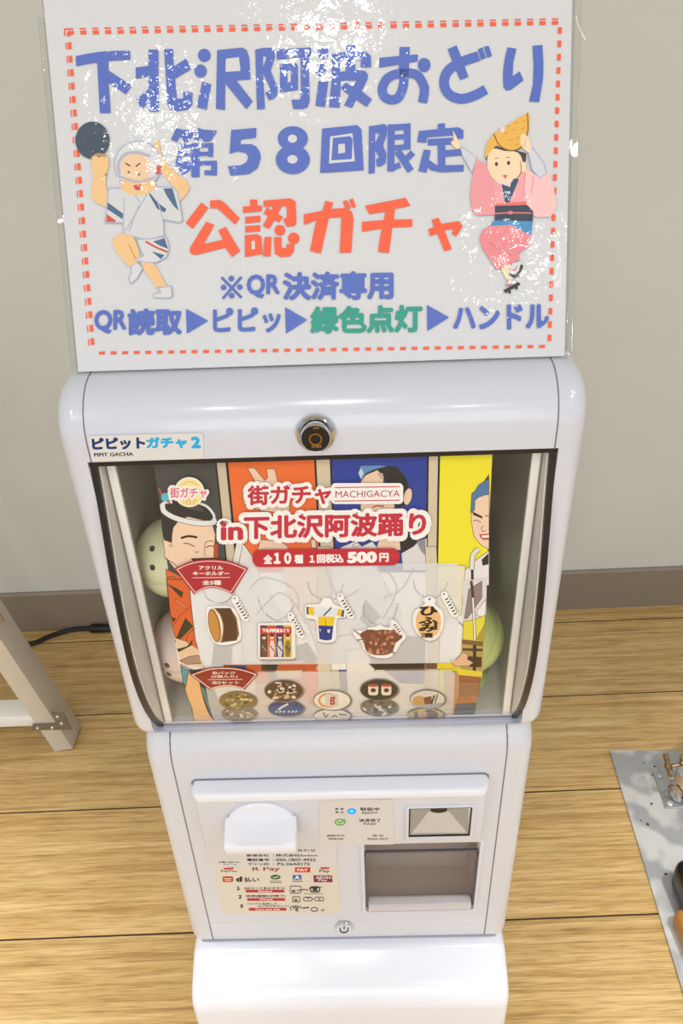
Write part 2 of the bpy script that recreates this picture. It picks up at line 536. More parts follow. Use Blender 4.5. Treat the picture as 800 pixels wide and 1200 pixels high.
def floor_mat():
    m = mat('oak_plank', '#C9A468', 0.36, spec=0.5)
    nt = m.node_tree; b = nt.nodes['Principled BSDF']; N = nt.nodes.new; L = nt.links.new
    tc = N('ShaderNodeTexCoord')
    sep = N('ShaderNodeSeparateXYZ'); L(tc.outputs['Object'], sep.inputs[0])
    def math_(op, a, b_=None, c_=None):
        n = N('ShaderNodeMath'); n.operation = op
        for i, v in enumerate((a, b_, c_)):
            if v is None: continue
            if isinstance(v, (int, float)): n.inputs[i].default_value = v
            else: L(v, n.inputs[i])
        return n.outputs[0]
    row = math_('DIVIDE', math_('SUBTRACT', sep.outputs[1], 0.5475), 0.1985)
    ri = math_('FLOOR', row)
    rf = math_('SUBTRACT', row, ri)
    wn = N('ShaderNodeTexWhiteNoise'); wn.noise_dimensions = '1D'; L(ri, wn.inputs['W'])
    colx = math_('DIVIDE', math_('ADD', sep.outputs[0], math_('MULTIPLY', wn.outputs['Value'], 1.22)), 1.22)
    ci = math_('FLOOR', colx); cf = math_('SUBTRACT', colx, ci)
    wid = N('ShaderNodeTexWhiteNoise'); wid.noise_dimensions = '2D'
    cb = N('ShaderNodeCombineXYZ'); L(ri, cb.inputs[0]); L(ci, cb.inputs[1]); L(cb.outputs[0], wid.inputs['Vector'])
    # grain: noise stretched along X, shifted per plank
    off = N('ShaderNodeVectorMath'); off.operation = 'MULTIPLY_ADD'
    off.inputs[1].default_value = (2.2, 60, 1)
    L(tc.outputs['Object'], off.inputs[0])
    sc = N('ShaderNodeVectorMath'); sc.operation = 'SCALE'; sc.inputs['Scale'].default_value = 37.0; L(wid.outputs['Color'], sc.inputs[0])
    L(sc.outputs[0], off.inputs[2])
    g = N('ShaderNodeTexNoise'); g.inputs['Scale'].default_value = 2.2; g.inputs['Detail'].default_value = 9; g.inputs['Roughness'].default_value = 0.68; g.inputs['Distortion'].default_value = 0.5
    L(off.outputs[0], g.inputs['Vector'])
    rp = N('ShaderNodeValToRGB')
    e = rp.color_ramp.elements
    e[0].position = 0.24; e[0].color = srgb('#8F7040'); e[1].position = 0.78; e[1].color = srgb('#E8CE9A')
    x = e.new(0.42); x.color = srgb('#BE9A5F'); x = e.new(0.55); x.color = srgb('#D3B278')
    L(g.outputs['Fac'], rp.inputs['Fac'])
    # fine dark pores
    off2 = N('ShaderNodeVectorMath'); off2.operation = 'MULTIPLY'; off2.inputs[1].default_value = (9, 260, 1); L(tc.outputs['Object'], off2.inputs[0])
    g2 = N('ShaderNodeTexNoise'); g2.inputs['Scale'].default_value = 2.5; g2.inputs['Detail'].default_value = 5; L(off2.outputs[0], g2.inputs['Vector'])
    r2 = N('ShaderNodeValToRGB'); r2.color_ramp.elements[0].position = 0.34; r2.color_ramp.elements[0].color = (0.68, 0.65, 0.60, 1); r2.color_ramp.elements[1].position = 0.52; r2.color_ramp.elements[1].color = (1, 1, 1, 1)
    L(g2.outputs['Fac'], r2.inputs['Fac'])
    mu = N('ShaderNodeMixRGB'); mu.blend_type = 'MULTIPLY'; mu.inputs[0].default_value = 1; L(rp.outputs[0], mu.inputs[1]); L(r2.outputs[0], mu.inputs[2])
    hs = N('ShaderNodeHueSaturation'); L(mu.outputs[0], hs.inputs['Color'])
    L(math_('ADD', math_('MULTIPLY', wid.outputs['Value'], 0.22), 0.89), hs.inputs['Value'])
    seam = math_('MAXIMUM', math_('LESS_THAN', rf, 0.012), math_('LESS_THAN', cf, 0.0016))
    mx = N('ShaderNodeMixRGB'); mx.inputs[2].default_value = srgb('#35220f'); L(seam, mx.inputs[0]); L(hs.outputs[0], mx.inputs[1])
    L(mx.outputs[0], b.inputs['Base Color'])
    bp = N('ShaderNodeBump'); bp.inputs['Strength'].default_value = 0.25; bp.inputs['Distance'].default_value = 0.001; L(g2.outputs['Fac'], bp.inputs['Height']); L(bp.outputs[0], b.inputs['Normal'])
    return m

def steel_mat():
    m = mat('brushed_steel_sheet', '#D2D4D6', 0.24, metal=0.3)
    nt = m.node_tree; b = nt.nodes['Principled BSDF']; N = nt.nodes.new; L = nt.links.new
    tc = N('ShaderNodeTexCoord')
    n = N('ShaderNodeTexNoise'); n.inputs['Scale'].default_value = 9; n.inputs['Detail'].default_value = 6; L(tc.outputs['Object'], n.inputs['Vector'])
    r = N('ShaderNodeValToRGB'); r.color_ramp.elements[0].color = (0.16,) * 3 + (1,); r.color_ramp.elements[1].color = (0.34,) * 3 + (1,)
    L(n.outputs['Fac'], r.inputs['Fac']); L(r.outputs[0], b.inputs['Roughness'])
    wv = N('ShaderNodeVectorMath'); wv.operation = 'MULTIPLY_ADD'; wv.inputs[1].default_value = (0.02, 0.02, 0); L(n.outputs['Color'], wv.inputs[0]); L(tc.outputs['Object'], wv.inputs[2])
    v = N('ShaderNodeTexVoronoi'); v.inputs['Scale'].default_value = 55; L(wv.outputs[0], v.inputs['Vector'])
    lt = N('ShaderNodeMath'); lt.operation = 'LESS_THAN'; lt.inputs[1].default_value = 0.13; L(v.outputs['Distance'], lt.inputs[0])
    n3 = N('ShaderNodeTexNoise'); n3.inputs['Scale'].default_value = 16; L(tc.outputs['Object'], n3.inputs['Vector'])
    r3 = N('ShaderNodeValToRGB'); r3.color_ramp.elements[0].position = 0.46; r3.color_ramp.elements[0].color = srgb('#E2E3E4'); r3.color_ramp.elements[1].position = 0.56; r3.color_ramp.elements[1].color = srgb('#B4B7BB'); L(n3.outputs['Fac'], r3.inputs['Fac'])
    mx = N('ShaderNodeMixRGB'); mx.inputs[2].default_value = srgb('#4c4743'); L(lt.outputs[0], mx.inputs[0]); L(r3.outputs[0], mx.inputs[1]); L(mx.outputs[0], b.inputs['Base Color'])
    return m

M_WALL, M_FLOOR, M_STEEL = wall_mat(), floor_mat(), steel_mat()
M_CEIL = mat('ceiling_board', '#E4E3DE', 0.8)
M_BASE = mat('baseboard_vinyl', '#84796A', 0.4)
M_WHITE = mat('white_gloss_plastic', '#CFD4E0', 0.2, spec=0.5, coat=0.25)
M_LITWHITE = mat('lit_white_plastic', '#E6EAF4', 0.2, spec=0.5, coat=0.25)  # same white plastic, lightened to put light from above into its colour
M_PANEL = mat('white_panel_plastic', '#D0D3DB', 0.33)
M_BLACK = mat('black_rubber_edge', '#1A1413', 0.3)
M_DARK = mat('dark_gap', '#15120f', 0.6)
M_CLEAR = clear_mat('clear_window_plastic', (0.99, 0.99, 0.985, 1), 0.04, 0.015, (9, 0.05))
M_ACRYL = clear_mat('clear_acrylic', (0.96, 0.97, 0.97, 1), 0.05, 0.03)
M_FLAP = clear_mat('smoky_clear_flap', (0.85, 0.83, 0.82, 1), 0.03, 0.12)
M_LINER = mat('grey_hopper_plastic', '#F0EFEA', 0.3)
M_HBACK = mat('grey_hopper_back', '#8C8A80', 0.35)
M_LINEL = mat('light_grey_window_side', '#ECE9E6', 0.35)
M_RIM = mat('white_hopper_rim', '#F2F0ED', 0.35)
M_CHROME = mat('chrome', '#D8D8DA', 0.08, metal=1.0)
M_BRASS = mat('aged_brass', '#B59A78', 0.25, metal=1.0)
M_KEYBLK = mat('black_lock_face', '#0c0b0a', 0.3)
M_GOLD = mat('gold_ring', '#B98B3E', 0.25, metal=1.0)
M_ALU = mat('grey_aluminium', '#CFC7BA', 0.38, metal=0.1)
M_RAIL = mat('pale_rail_paint', '#ECEAE6', 0.4)
M_ALUD = mat('grey_side_aluminium', '#A3A3A3', 0.42, metal=0.35)
M_CORNER = mat('corner_plate_steel', '#8E8A83', 0.35, metal=0.8)
M_CABLE = mat('black_cable', '#131414', 0.45)
M_LABEL = mat('cream_sticker', '#E9E3D6', 0.4)
M_WLABEL = mat('white_sticker', '#ECEAE6', 0.35)
M_CHUTE = mat('grey_chute_plastic', '#CFC9C7', 0.5)

# ------------------------------------------------------------------ the setting
WALL_Y = 1.19
def plane(name, corners, m, thick=None):
    bm = bmesh.new()
    bm.faces.new([bm.verts.new(c) for c in corners])
    return build(name, bm, m, smooth=False)
bm = box(bmesh.new(), -3.2, 3.2, -4.2, WALL_Y + 0.1, -0.05, 0.0)
tag(build('floor', bm, M_FLOOR, smooth=False), kind='structure')
bm = box(bmesh.new(), -3.2, 3.2, WALL_Y, WALL_Y + 0.1, 0.0, CEIL)
tag(build('wall_back', bm, M_WALL, smooth=False), kind='structure')
bm = box(bmesh.new(), -3.2, 3.2, -4.2, WALL_Y + 0.1, CEIL, CEIL + 0.05)
tag(build('ceiling', bm, M_CEIL, smooth=False), kind='structure')
bm = bmesh.new()
extrude_x(bm, [(WALL_Y, 0.0), (WALL_Y - 0.007, 0.0), (WALL_Y - 0.007, 0.092), (WALL_Y - 0.004, 0.097), (WALL_Y, 0.097)], -3.2, 3.2)
tag(build('baseboard_back', bm, M_BASE, smooth=False), kind='structure')

# ------------------------------------------------------------------ the capsule machine
mach = empty('capsule_toy_machine', MPOS, TH)
tag(mach, 'white capsule toy machine with clear bulging window, turning handle and payment panel', 'capsule machine')
FRONT = -0.008
CB, CT = 0.516, 0.828           # casing bottom and top
COVER = crom([(0.008, 0.5175), (0.0005, 0.530), (-0.0085, 0.546), (-0.0165, 0.568), (-0.022, 0.594), (-0.024, 0.622), (-0.0225, 0.655), (-0.0185, 0.690), (-0.014, 0.716), (-0.0095, 0.742), (-0.006, 0.765), (-0.004, 0.780)], 3)
POST = [(y + 0.004, z) for y, z in COVER if z > 0.524]

# casing: rounded shell with a window opening and the seams of its front door
bm = bmesh.new()
slab_x(bm, [(FRONT, CB), (0.36, CB), (0.36, CT), (FRONT, CT)], [0.02, 0.018, 0.022, 0.034], -0.169, 0.169, 0.0145, 6)
cut = [box(bmesh.new(), -0.1508, 0.1508, -0.06, 0.24, 0.5205, 0.7805)]
for s in (-1, 1):
    cut.append(box(bmesh.new(), s * 0.1482 - 0.0005, s * 0.1482 + 0.0005, -0.06, -0.0045, 0.776, 0.81))
    cut.append(box(bmesh.new(), s * 0.1482 - 0.0005, s * 0.1482 + 0.0005, -0.06, 0.05, 0.808, 0.86))
bm = boolean(bm, cut[:1])
casing = build('upper_casing', bm, M_WHITE, mach, angle=40)
M_SEAM = mat('seam_shadow_gap', '#77747f', 0.8)
for s in (-1, 1):                # hairline door seams
    pr = fillet([(FRONT, 0.78), (0.3, 0.78), (0.3, CT), (FRONT, CT)], [0, 0, 0, 0.034], 8)[3:]
    pr = [(0.1, CT)] + pr + [(FRONT, 0.7805)]
    bm = bmesh.new()
    tube(bm, [(s * 0.1482, y + 0.0002, z - 0.0002) for y, z in pr], 0.0006, 6)
    build('door_seam', bm, M_SEAM, mach)

# inside of the hopper
bm = bmesh.new()
t = box(bmesh.new(), -0.1505, 0.1505, 0.006, 0.239, 0.521, 0.78)
c = box(bmesh.new(), -0.1475, 0.1475, -0.05, 0.19, 0.5255, 0.7765)
bm = boolean(t, [c])
build('hopper_liner', bm, M_LINER, mach, smooth=False)
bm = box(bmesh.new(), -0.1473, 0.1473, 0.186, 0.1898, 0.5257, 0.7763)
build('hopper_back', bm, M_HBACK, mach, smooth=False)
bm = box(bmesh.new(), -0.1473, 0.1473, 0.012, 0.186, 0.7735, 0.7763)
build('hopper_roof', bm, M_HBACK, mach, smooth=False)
for s in (-1, 1):
    bm = bmesh.new()
    a, b_ = sorted((s * 0.1455, s * 0.1505))
    extrude_x(bm, [(y + 0.002, z) for y, z in COVER if z > 0.524] + [(0.0065, 0.778), (0.0065, 0.524)], s * 0.1452, s * 0.1462)
    build('window_side_wall', bm, M_LINEL, mach, smooth=False)
    bm = bmesh.new()
    a, b_ = sorted((s * 0.1375, s * 0.1435))
    box(bm, a, b_, 0.003, 0.007, 0.5265, 0.776, 0.001, 2)
    build('hopper_rim', bm, M_RIM, mach)
    bm = bmesh.new()
    a, b_ = sorted((s * 0.1435, s * 0.1475))
    box(bm, a, b_, 0.005, 0.009, 0.5265, 0.776)
    build('rim_groove', bm, M_HBACK, mach, smooth=False)
# clear bulging window with black edges
bm = bmesh.new()
A = [bm.verts.new((-0.1463, y, z)) for y, z in COVER]; B = [bm.verts.new((0.1463, y, z)) for y, z in COVER]
for i in range(len(COVER) - 1): bm.faces.new((A[i], B[i], B[i + 1], A[i + 1]))
win = build('clear_window', bm, M_CLEAR, mach, angle=60)
for s in (-1, 1):
    bm = bmesh.new()
    pr = [(y - 0.0008, z) for y, z in COVER] + [(0.012, 0.780), (0.012, 0.521)]
    extrude_x(bm, pr, s * 0.1463, s * 0.1506)
    build('window_edge', bm, M_BLACK, mach, angle=50)
bm = box(bmesh.new(), -0.1505, 0.1505, -0.0065, 0.01, 0.7765, 0.7812)
build('window_top_rail', bm, M_BLACK, mach, smooth=False)
bm = bmesh.new()
extrude_x(bm, [(0.009, 0.5168), (0.004, 0.519), (0.0035, 0.5235), (0.009, 0.523)], -0.146, 0.146)
build('window_bottom_rail', bm, mat('grey_clear_rail', '#A9A9B8', 0.2), mach, smooth=False)

# key lock in the header
LS = Surf([(FRONT, 0.6), (FRONT, 0.9)])
lx, lz = LS.uv(370, 508)
lz += 0.6
lock = empty('key_lock', (lx, FRONT, lz)); lock.parent = mach
bm = bmesh.new()
lathe(bm, [(0.0130, 0.0), (0.0130, 0.0010), (0.0120, 0.0022), (0.0102, 0.0012), (0.0096, -0.0005)], (lx, FRONT, lz), (0, -1, 0))
build('lock_collar', bm, M_CHROME, lock).matrix_parent_inverse = Matrix.Translation((-lx, -FRONT, -lz))
bm = bmesh.new()
lathe(bm, [(0.0094, 0.0), (0.0094, 0.0066), (0.0089, 0.0074)], (lx, FRONT, lz), (0, -1, 0))
build('lock_barrel', bm, M_CHROME, lock).matrix_parent_inverse = Matrix.Translation((-lx, -FRONT, -lz))
bm = bmesh.new()
lathe(bm, [(0.0090, 0.0072), (0.0086, 0.0076), (0.0, 0.0076)], (lx, FRONT, lz), (0, -1, 0))
build('lock_face', bm, M_KEYBLK, lock).matrix_parent_inverse = Matrix.Translation((-lx, -FRONT, -lz))
bm = bmesh.new()
lathe(bm, [(0.0040, 0.0076), (0.0040, 0.0083), (0.0033, 0.0083), (0.0032, 0.0076)], (lx, FRONT, lz), (0, -1, 0))
build('key_ring', bm, M_GOLD, lock).matrix_parent_inverse = Matrix.Translation((-lx, -FRONT, -lz))
LF = Surf([(FRONT - 0.0075, 0.6), (FRONT - 0.0075, 0.9)])
ar = Art(LF, h0=0.0001)
ar.text('OPEN', (365, 521, 376, 524.6), '#a8853f', 0.02)
ar.text('LOCK', (367, 500, 374, 502.5), '#a8853f', 0.02)
ar.build('lock_lettering', lock).matrix_parent_inverse = Matrix.Translation((-lx, -FRONT, -lz))

# lower body
LB, LT = 0.187, 0.5142
bm = bmesh.new()
slab_x(bm, [(0.0, LB), (0.345, LB), (0.345, LT), (0.0, LT)], [0.016, 0.012, 0.012, 0.034], -0.168, 0.168, 0.013, 6, 7)
OX0, OX1, OZ0, OZ1 = 0.0185, 0.1305, 0.2475, 0.362
cutter = bmesh.new()
box(cutter, OX0, OX1, -0.05, 0.1, OZ0, OZ1, 0.004, 3)
bm = boolean(bm, [cutter])
build('lower_body', bm, M_PANEL, mach, angle=40)
bm = bmesh.new()
FL = fillet([(0.0, LB), (0.345, LB), (0.345, LT), (0.0, LT)], [0.016, 0.012, 0.012, 0.034], 8)
fr = sorted([q for q in FL if q[0] < 0.0335], key=lambda q: q[1])
bm.free()
for s in (-1, 1):
    bm = bmesh.new()
    tube(bm, [(s * (0.1445), y + 0.0002, z) for y, z in fr], 0.0007, 6)
    build('panel_seam', bm, M_SEAM, mach)
bm = box(bmesh.new(), -0.1435, 0.1435, -0.0006, 0.004, 0.2, 0.2275, 0.0005, 2)
build('kick_strip', bm, M_PANEL, mach)

# payment visor: a ledge over a raised face
VY = -0.010
bm = box(bmesh.new(), -0.1285, 0.1285, VY, 0.002, 0.373, 0.456, 0.0022, 3)
visor = build('payment_visor', bm, M_PANEL, mach, angle=40)
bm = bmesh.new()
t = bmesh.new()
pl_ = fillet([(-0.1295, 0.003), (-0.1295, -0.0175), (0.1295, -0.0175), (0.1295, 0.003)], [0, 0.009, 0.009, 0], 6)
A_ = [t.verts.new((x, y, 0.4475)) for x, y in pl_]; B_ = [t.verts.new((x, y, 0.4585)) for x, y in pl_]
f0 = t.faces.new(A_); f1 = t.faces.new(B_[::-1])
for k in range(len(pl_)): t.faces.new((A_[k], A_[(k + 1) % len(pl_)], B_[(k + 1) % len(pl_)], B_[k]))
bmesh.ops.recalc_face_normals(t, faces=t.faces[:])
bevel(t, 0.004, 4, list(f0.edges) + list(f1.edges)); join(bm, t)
build('visor_ledge', bm, M_LITWHITE, mach, angle=40)
bm = bmesh.new()
tube(bm, [(-0.1308, -0.0008, 0.453), (-0.1303, -0.0008, 0.4565), (-0.1275, -0.0008, 0.4588), (0.1275, -0.0008, 0.4588), (0.1303, -0.0008, 0.4565), (0.1308, -0.0008, 0.453)], 0.0006, 6)
build('ledge_seam', bm, M_SEAM, mach)
# code reader window sunk in the visor
VS = Surf([(VY, 0.2), (VY, 0.6)])
LOW = Surf([(0.0, 0.19), (0.0, 0.50)])
def at(surf, z0, px, py):
    x, s = surf.uv(px, py); return x, z0 + s
rx0, rz1 = at(VS, 0.2, 479, 946); rx1, rz0 = at(VS, 0.2, 550, 978)
rd = empty('code_reader', ((rx0 + rx1) / 2, VY, (rz0 + rz1) / 2)); rd.parent = mach
inv = Matrix.Translation((-(rx0 + rx1) / 2, -VY, -(rz0 + rz1) / 2))
bm = bmesh.new()
t = box(bmesh.new(), rx0 - 0.0035, rx1 + 0.0035, VY - 0.0016, VY + 0.001, rz0 - 0.004, rz1 + 0.003, 0.001, 2)
c = box(bmesh.new(), rx0, rx1, VY - 0.01, VY + 0.01, rz0, rz1)
bm = boolean(t, [c]); build('reader_frame', bm, M_WHITE, rd).matrix_parent_inverse = inv
bm = bmesh.new()
t = box(bmesh.new(), rx0, rx1, VY - 0.0012, VY + 0.001, rz0, rz1)
c = box(bmesh.new(), rx0 + 0.0012, rx1 - 0.0012, VY - 0.01, VY + 0.01, rz0 + 0.0012, rz1 - 0.0012)
bm = boolean(t, [c]); build('reader_gasket', bm, M_DARK, rd, smooth=False).matrix_parent_inverse = inv
ra = Art(VS, h0=0.0003)
ra.poly([(480.5, 947), (548.5, 946.5), (548.5, 977), (480.5, 977.5)], '#9C9A93'); ra.up()
ra.poly([(502, 951), (526, 950.5), (547, 975.5), (482, 976)], '#C3C2BC'); ra.up()
ra.build('reader_glass_backing', rd).matrix_parent_inverse = inv
bm = bmesh.new()
ex, ez = at(VS, 0.2, 514, 947.5)
lathe(bm, [(0.0075, 0.0), (0.0072, 0.0012), (0.0, 0.0012)], (ex, VY, ez - 0.001), (0, -1, 0))
for v in bm.verts: v.co.z = ez - 0.001 + (v.co.z - ez + 0.001) * 0.5
build('reader_lens', bm, M_KEYBLK, rd).matrix_parent_inverse = inv

# turning handle
HX, HZ = -0.0715, 0.4105
hd = empty('turning_handle', (HX, VY, HZ)); hd.parent = mach
inv = Matrix.Translation((-HX, -VY, -HZ))
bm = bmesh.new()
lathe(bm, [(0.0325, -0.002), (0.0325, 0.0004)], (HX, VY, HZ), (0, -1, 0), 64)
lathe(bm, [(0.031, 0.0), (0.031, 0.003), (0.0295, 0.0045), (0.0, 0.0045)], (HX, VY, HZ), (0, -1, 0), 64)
build('dial', bm, M_LITWHITE, hd).matrix_parent_inverse = inv
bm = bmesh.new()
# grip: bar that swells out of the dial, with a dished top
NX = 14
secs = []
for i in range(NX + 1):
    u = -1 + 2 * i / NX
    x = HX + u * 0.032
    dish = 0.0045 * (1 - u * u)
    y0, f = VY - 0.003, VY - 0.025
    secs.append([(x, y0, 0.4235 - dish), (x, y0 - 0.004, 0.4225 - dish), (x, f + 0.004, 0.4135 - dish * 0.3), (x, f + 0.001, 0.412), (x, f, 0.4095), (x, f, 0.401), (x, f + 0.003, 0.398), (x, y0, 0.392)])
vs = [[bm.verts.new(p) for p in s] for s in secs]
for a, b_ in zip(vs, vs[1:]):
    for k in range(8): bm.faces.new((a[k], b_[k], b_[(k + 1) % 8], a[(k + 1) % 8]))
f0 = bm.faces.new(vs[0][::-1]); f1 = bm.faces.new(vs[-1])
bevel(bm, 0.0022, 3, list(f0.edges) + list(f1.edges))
build('grip', bm, M_LITWHITE, hd, angle=50).matrix_parent_inverse = inv

# prize outlet
ot = empty('prize_outlet', ((OX0 + OX1) / 2, 0, OZ0)); ot.parent = mach
inv = Matrix.Translation((-(OX0 + OX1) / 2, 0, -OZ0))
t = box(bmesh.new(), OX0 - 0.0005, OX1 + 0.0005, 0.0012, 0.1, OZ0 - 0.0005, OZ1 + 0.0005)
c = box(bmesh.new(), OX0 + 0.0015, OX1 - 0.0015, -0.01, 0.045, OZ0 + 0.0015, OZ1 - 0.0015)
build('outlet_chute', boolean(t, [c]), M_CHUTE, ot, smooth=False).matrix_parent_inverse = inv
t = box(bmesh.new(), OX0 - 0.003, OX1 + 0.003, -0.0022, 0.002, OZ0 - 0.0035, OZ1, 0.0018, 3)
c = box(bmesh.new(), OX0 + 0.001, OX1 - 0.001, -0.02, 0.02, OZ0 + 0.001, OZ1 + 0.01, 0.004, 4)
build('outlet_rim', boolean(t, [c]), M_WHITE, ot, angle=40).matrix_parent_inverse = inv
bm = bmesh.new()
box(bm, OX0 + 0.003, OX1 - 0.003, 0.004, 0.0055, OZ0 + 0.012, OZ1 - 0.002, 0.0005, 1)
build('outlet_flap', bm, M_FLAP, ot).matrix_parent_inverse = inv
M_LIP = mat('flap_lip_plastic', '#DCDADC', 0.15, alpha=0.72)
bm = bmesh.new()
box(bm, OX0 + 0.004, OX1 - 0.004, -0.004, 0.006, OZ0 + 0.0125, OZ0 + 0.0165, 0.001, 2)
box(bm, OX0 + 0.004, OX1 - 0.004, -0.004, -0.002, OZ0 + 0.0045, OZ0 + 0.0125, 0.0008, 2)
build('flap_lip', bm, M_LIP, ot).matrix_parent_inverse = inv
M_EDGE = mat('grey_flap_edge', '#57545c', 0.3)
bm = bmesh.new()
for a, b_ in ((OX0 + 0.0005, OX0 + 0.0028), (OX1 - 0.0028, OX1 - 0.0005)):
    box(bm, a, b_, -0.001, 0.004, OZ0 + 0.008, OZ1 - 0.02, 0.0005, 1)
box(bm, OX0 + 0.0005, OX1 - 0.0005, 0.0005, 0.0035, OZ1 - 0.0185, OZ1 - 0.0165, 0.0004, 1)
build('flap_hinge_frame', bm, M_EDGE, ot).matrix_parent_inverse = inv

# power button
PB = Surf([(-0.0048, 0.19), (-0.0048, 0.5)])
bx_, bz_ = at(PB, 0.19, 403, 1090.5)
pw = empty('power_button', (bx_, 0, bz_)); pw.parent = mach
inv = Matrix.Translation((-bx_, 0, -bz_))
bm = bmesh.new()
lathe(bm, [(0.0104, 0.0), (0.0104, 0.0012), (0.0098, 0.0022), (0.0082, 0.0022), (0.0078, 0.0005)], (bx_, -0.0006, bz_), (0, -1, 0))
build('chrome_ring', bm, M_CHROME, pw).matrix_parent_inverse = inv
bm = bmesh.new()
lathe(bm, [(0.0079, 0.0), (0.0078, 0.0028), (0.0072, 0.0034), (0.0, 0.0036)], (bx_, -0.0006, bz_), (0, -1, 0))
build('button_cap', bm, mat('button_cap_white', '#DDE4EA', 0.25), pw).matrix_parent_inverse = inv
PB = Surf([(-0.0048, 0.19), (-0.0048, 0.5)])
pa = Art(PB, h0=0.0001)
arc = [(403 + 5.0 * math.sin(math.radians(a)), 1089.6 - 3.4 * math.cos(math.radians(a))) for a in range(45, 316, 15)]
pa.line(arc, 1.3, '#2b2f38'); pa.line([(403, 1084.8), (403, 1089.5)], 1.4, '#2b2f38')
pa.build('power_symbol', pw).matrix_parent_inverse = inv

# stand under the machine
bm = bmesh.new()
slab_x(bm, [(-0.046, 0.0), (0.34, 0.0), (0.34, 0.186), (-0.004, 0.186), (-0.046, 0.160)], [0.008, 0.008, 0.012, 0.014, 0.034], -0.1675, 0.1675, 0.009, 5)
build('stand', bm, M_LITWHITE, mach, angle=40)
bm = box(bmesh.new(), -0.158, 0.158, 0.004, 0.335, 0.1855, 0.1875)
build('stand_joint', bm, mat('joint_gap', '#B5B3C0', 0.7), mach, smooth=False)
bm = box(bmesh.new(), -0.158, 0.158, 0.03, 0.335, 0.511, 0.5165)
build('body_joint', bm, mat('body_joint_gap', '#9c99a6', 0.7), mach, smooth=False)
# ------------------------------------------------------------------ stickers and printed panels on the machine
HEAD = Surf([(FRONT, 0.6), (FRONT, 0.9)])
a = Art(HEAD, h0=0.0003)
a.poly([(103, 510.5), (238, 507), (239, 537), (107.5, 540)], '#D9D9DA'); a.up()
a.text('ピピット', [(107, 513), (170, 511.5), (170.5, 526), (108.5, 527.5)], '#17366F', 0.06)
a.text('ガチャ', [(171, 512), (219, 511.5), (219.5, 525), (171.5, 526)], '#27AEE3', 0.065)
a.text('2', [(223.5, 511.3), (235, 511), (235.5, 525), (224, 525.3)], '#27AEE3', 0.065)
a.text('PIPIT GACHA', [(110, 530.6), (156, 529.4), (156.3, 533.9), (110.5, 535)], '#1d1d1f', 0.03)
a.build('maker_sticker', mach)

a = Art(VS, h0=0.0004)
a.poly(fillet([(374, 937), (461, 936), (461.5, 989), (375, 990)], [2] * 4, 4), '#D3D1CE'); a.up()
a.crop(375, 930, 8.89)
for x0, x1, y0, y1 in ((157, 188, 148, 164), (210, 243, 148, 163), (160, 190, 180, 197), (212, 222, 180, 200), (232, 243, 180, 200)):
    a.rect(x0, y0, x1, y1, '#3b3836')
a.ell(328, 180, 46, 31, '#1E5BFF', fin='glow'); a.up(); a.ell(328, 180, 26, 16, '#19A6FF', fin='glow')
a.text('取扱中', (415, 140, 617, 176), '#262322', 0.03)
a.text('READY', (435, 185, 598, 207), '#262322', 0.02)
a.text('決済完了', (403, 257, 632, 293), '#262322', 0.03)
a.text('PAID', (453, 301, 585, 322), '#262322', 0.02)
a.text('読取不可', (70, 424, 256, 443), '#262322', 0.02)
a.text('ERROR', (90, 457, 244, 477), '#262322', 0.02)
a.text('売 切', (545, 424, 656, 443), '#262322', 0.02)
a.text('SOLD OUT', (492, 457, 709, 477), '#262322', 0.02)
ring = [(208 + 52 * math.cos(2 * PI * k / 24), 292 + 30 * math.sin(2 * PI * k / 24)) for k in range(25)]
a.line(ring, 13, '#63A93B')
a.line([(180, 284), (205, 300), (262, 268)], 14, '#63A93B')
a.build('status_sticker', mach)

a = Art(Surf([(-0.0102, 0.3), (-0.0102, 0.6)]), h0=0.0002)
a.line([(296, 939), (301.5, 944), (307, 939), (296, 939)], 0.8, '#CFCDD2')
a.build('handle_pointer_mark', mach)

a = Art(LOW, h0=0.0003); a.crop(240, 970, 5)
a.poly(fillet([(48, 200), (776, 200), (792, 500), (104, 500)], [8, 8, 22, 22], 5), '#D8D0C3'); a.up()
a.text('PayPay', (94, 246, 191, 261), '#3a3230', 0.02)
a.poly([(106, 234), (170, 230), (166, 242), (116, 244)], '#C7252B')
a.text('R Pay', (278, 226, 440, 258), '#8E2A2C', 0.02)
a.rect(527, 226, 617, 260, '#C9392F'); a.up(); a.text('PAY', (540, 238, 603, 254), '#F3E7DC', 0.03)
a.poly([(672, 230), (732, 230), (726, 240), (684, 242)], '#C7252B'); a.text('Pay', (670, 244, 732, 263), '#3a3230', 0.02)
a.rrect(104, 283, 166, 316, 9, '#B5332E'); a.up(); a.line([(113, 296), (156, 296)], 5, '#EBD9CF'); a.line([(116, 306), (154, 306)], 4, '#EBD9CF')
a.text('d', (182, 283, 219, 315), '#241f20', 0.06); a.text('払い', (230, 288, 318, 316), '#2a2526', 0.03)
a.ell(414, 287, 30, 14, '#2F6A3D'); a.up(); a.line([(398, 288), (412, 291), (432, 282)], 4, '#E8E2D6')
a.line([(380, 308), (450, 308)], 3, '#8d8579'); a.line([(380, 318), (450, 318)], 5, '#6d665c')
a.rect(514, 275, 566, 303, '#2C62AE'); a.up(); a.ell(540, 286, 9, 6, '#EDEBE4'); a.line([(522, 297), (540, 292), (558, 297)], 4, '#EDEBE4')
a.line([(512, 312), (572, 312)], 5, '#5a5a66')
a.poly([(636, 277), (744, 277), (748, 317), (638, 317)], '#7B2449'); a.up(); a.text('AEON', (648, 281, 736, 298), '#EBDCDD', 0.02); a.text('Pay', (664, 299, 718, 314), '#EBDCDD', 0.02)
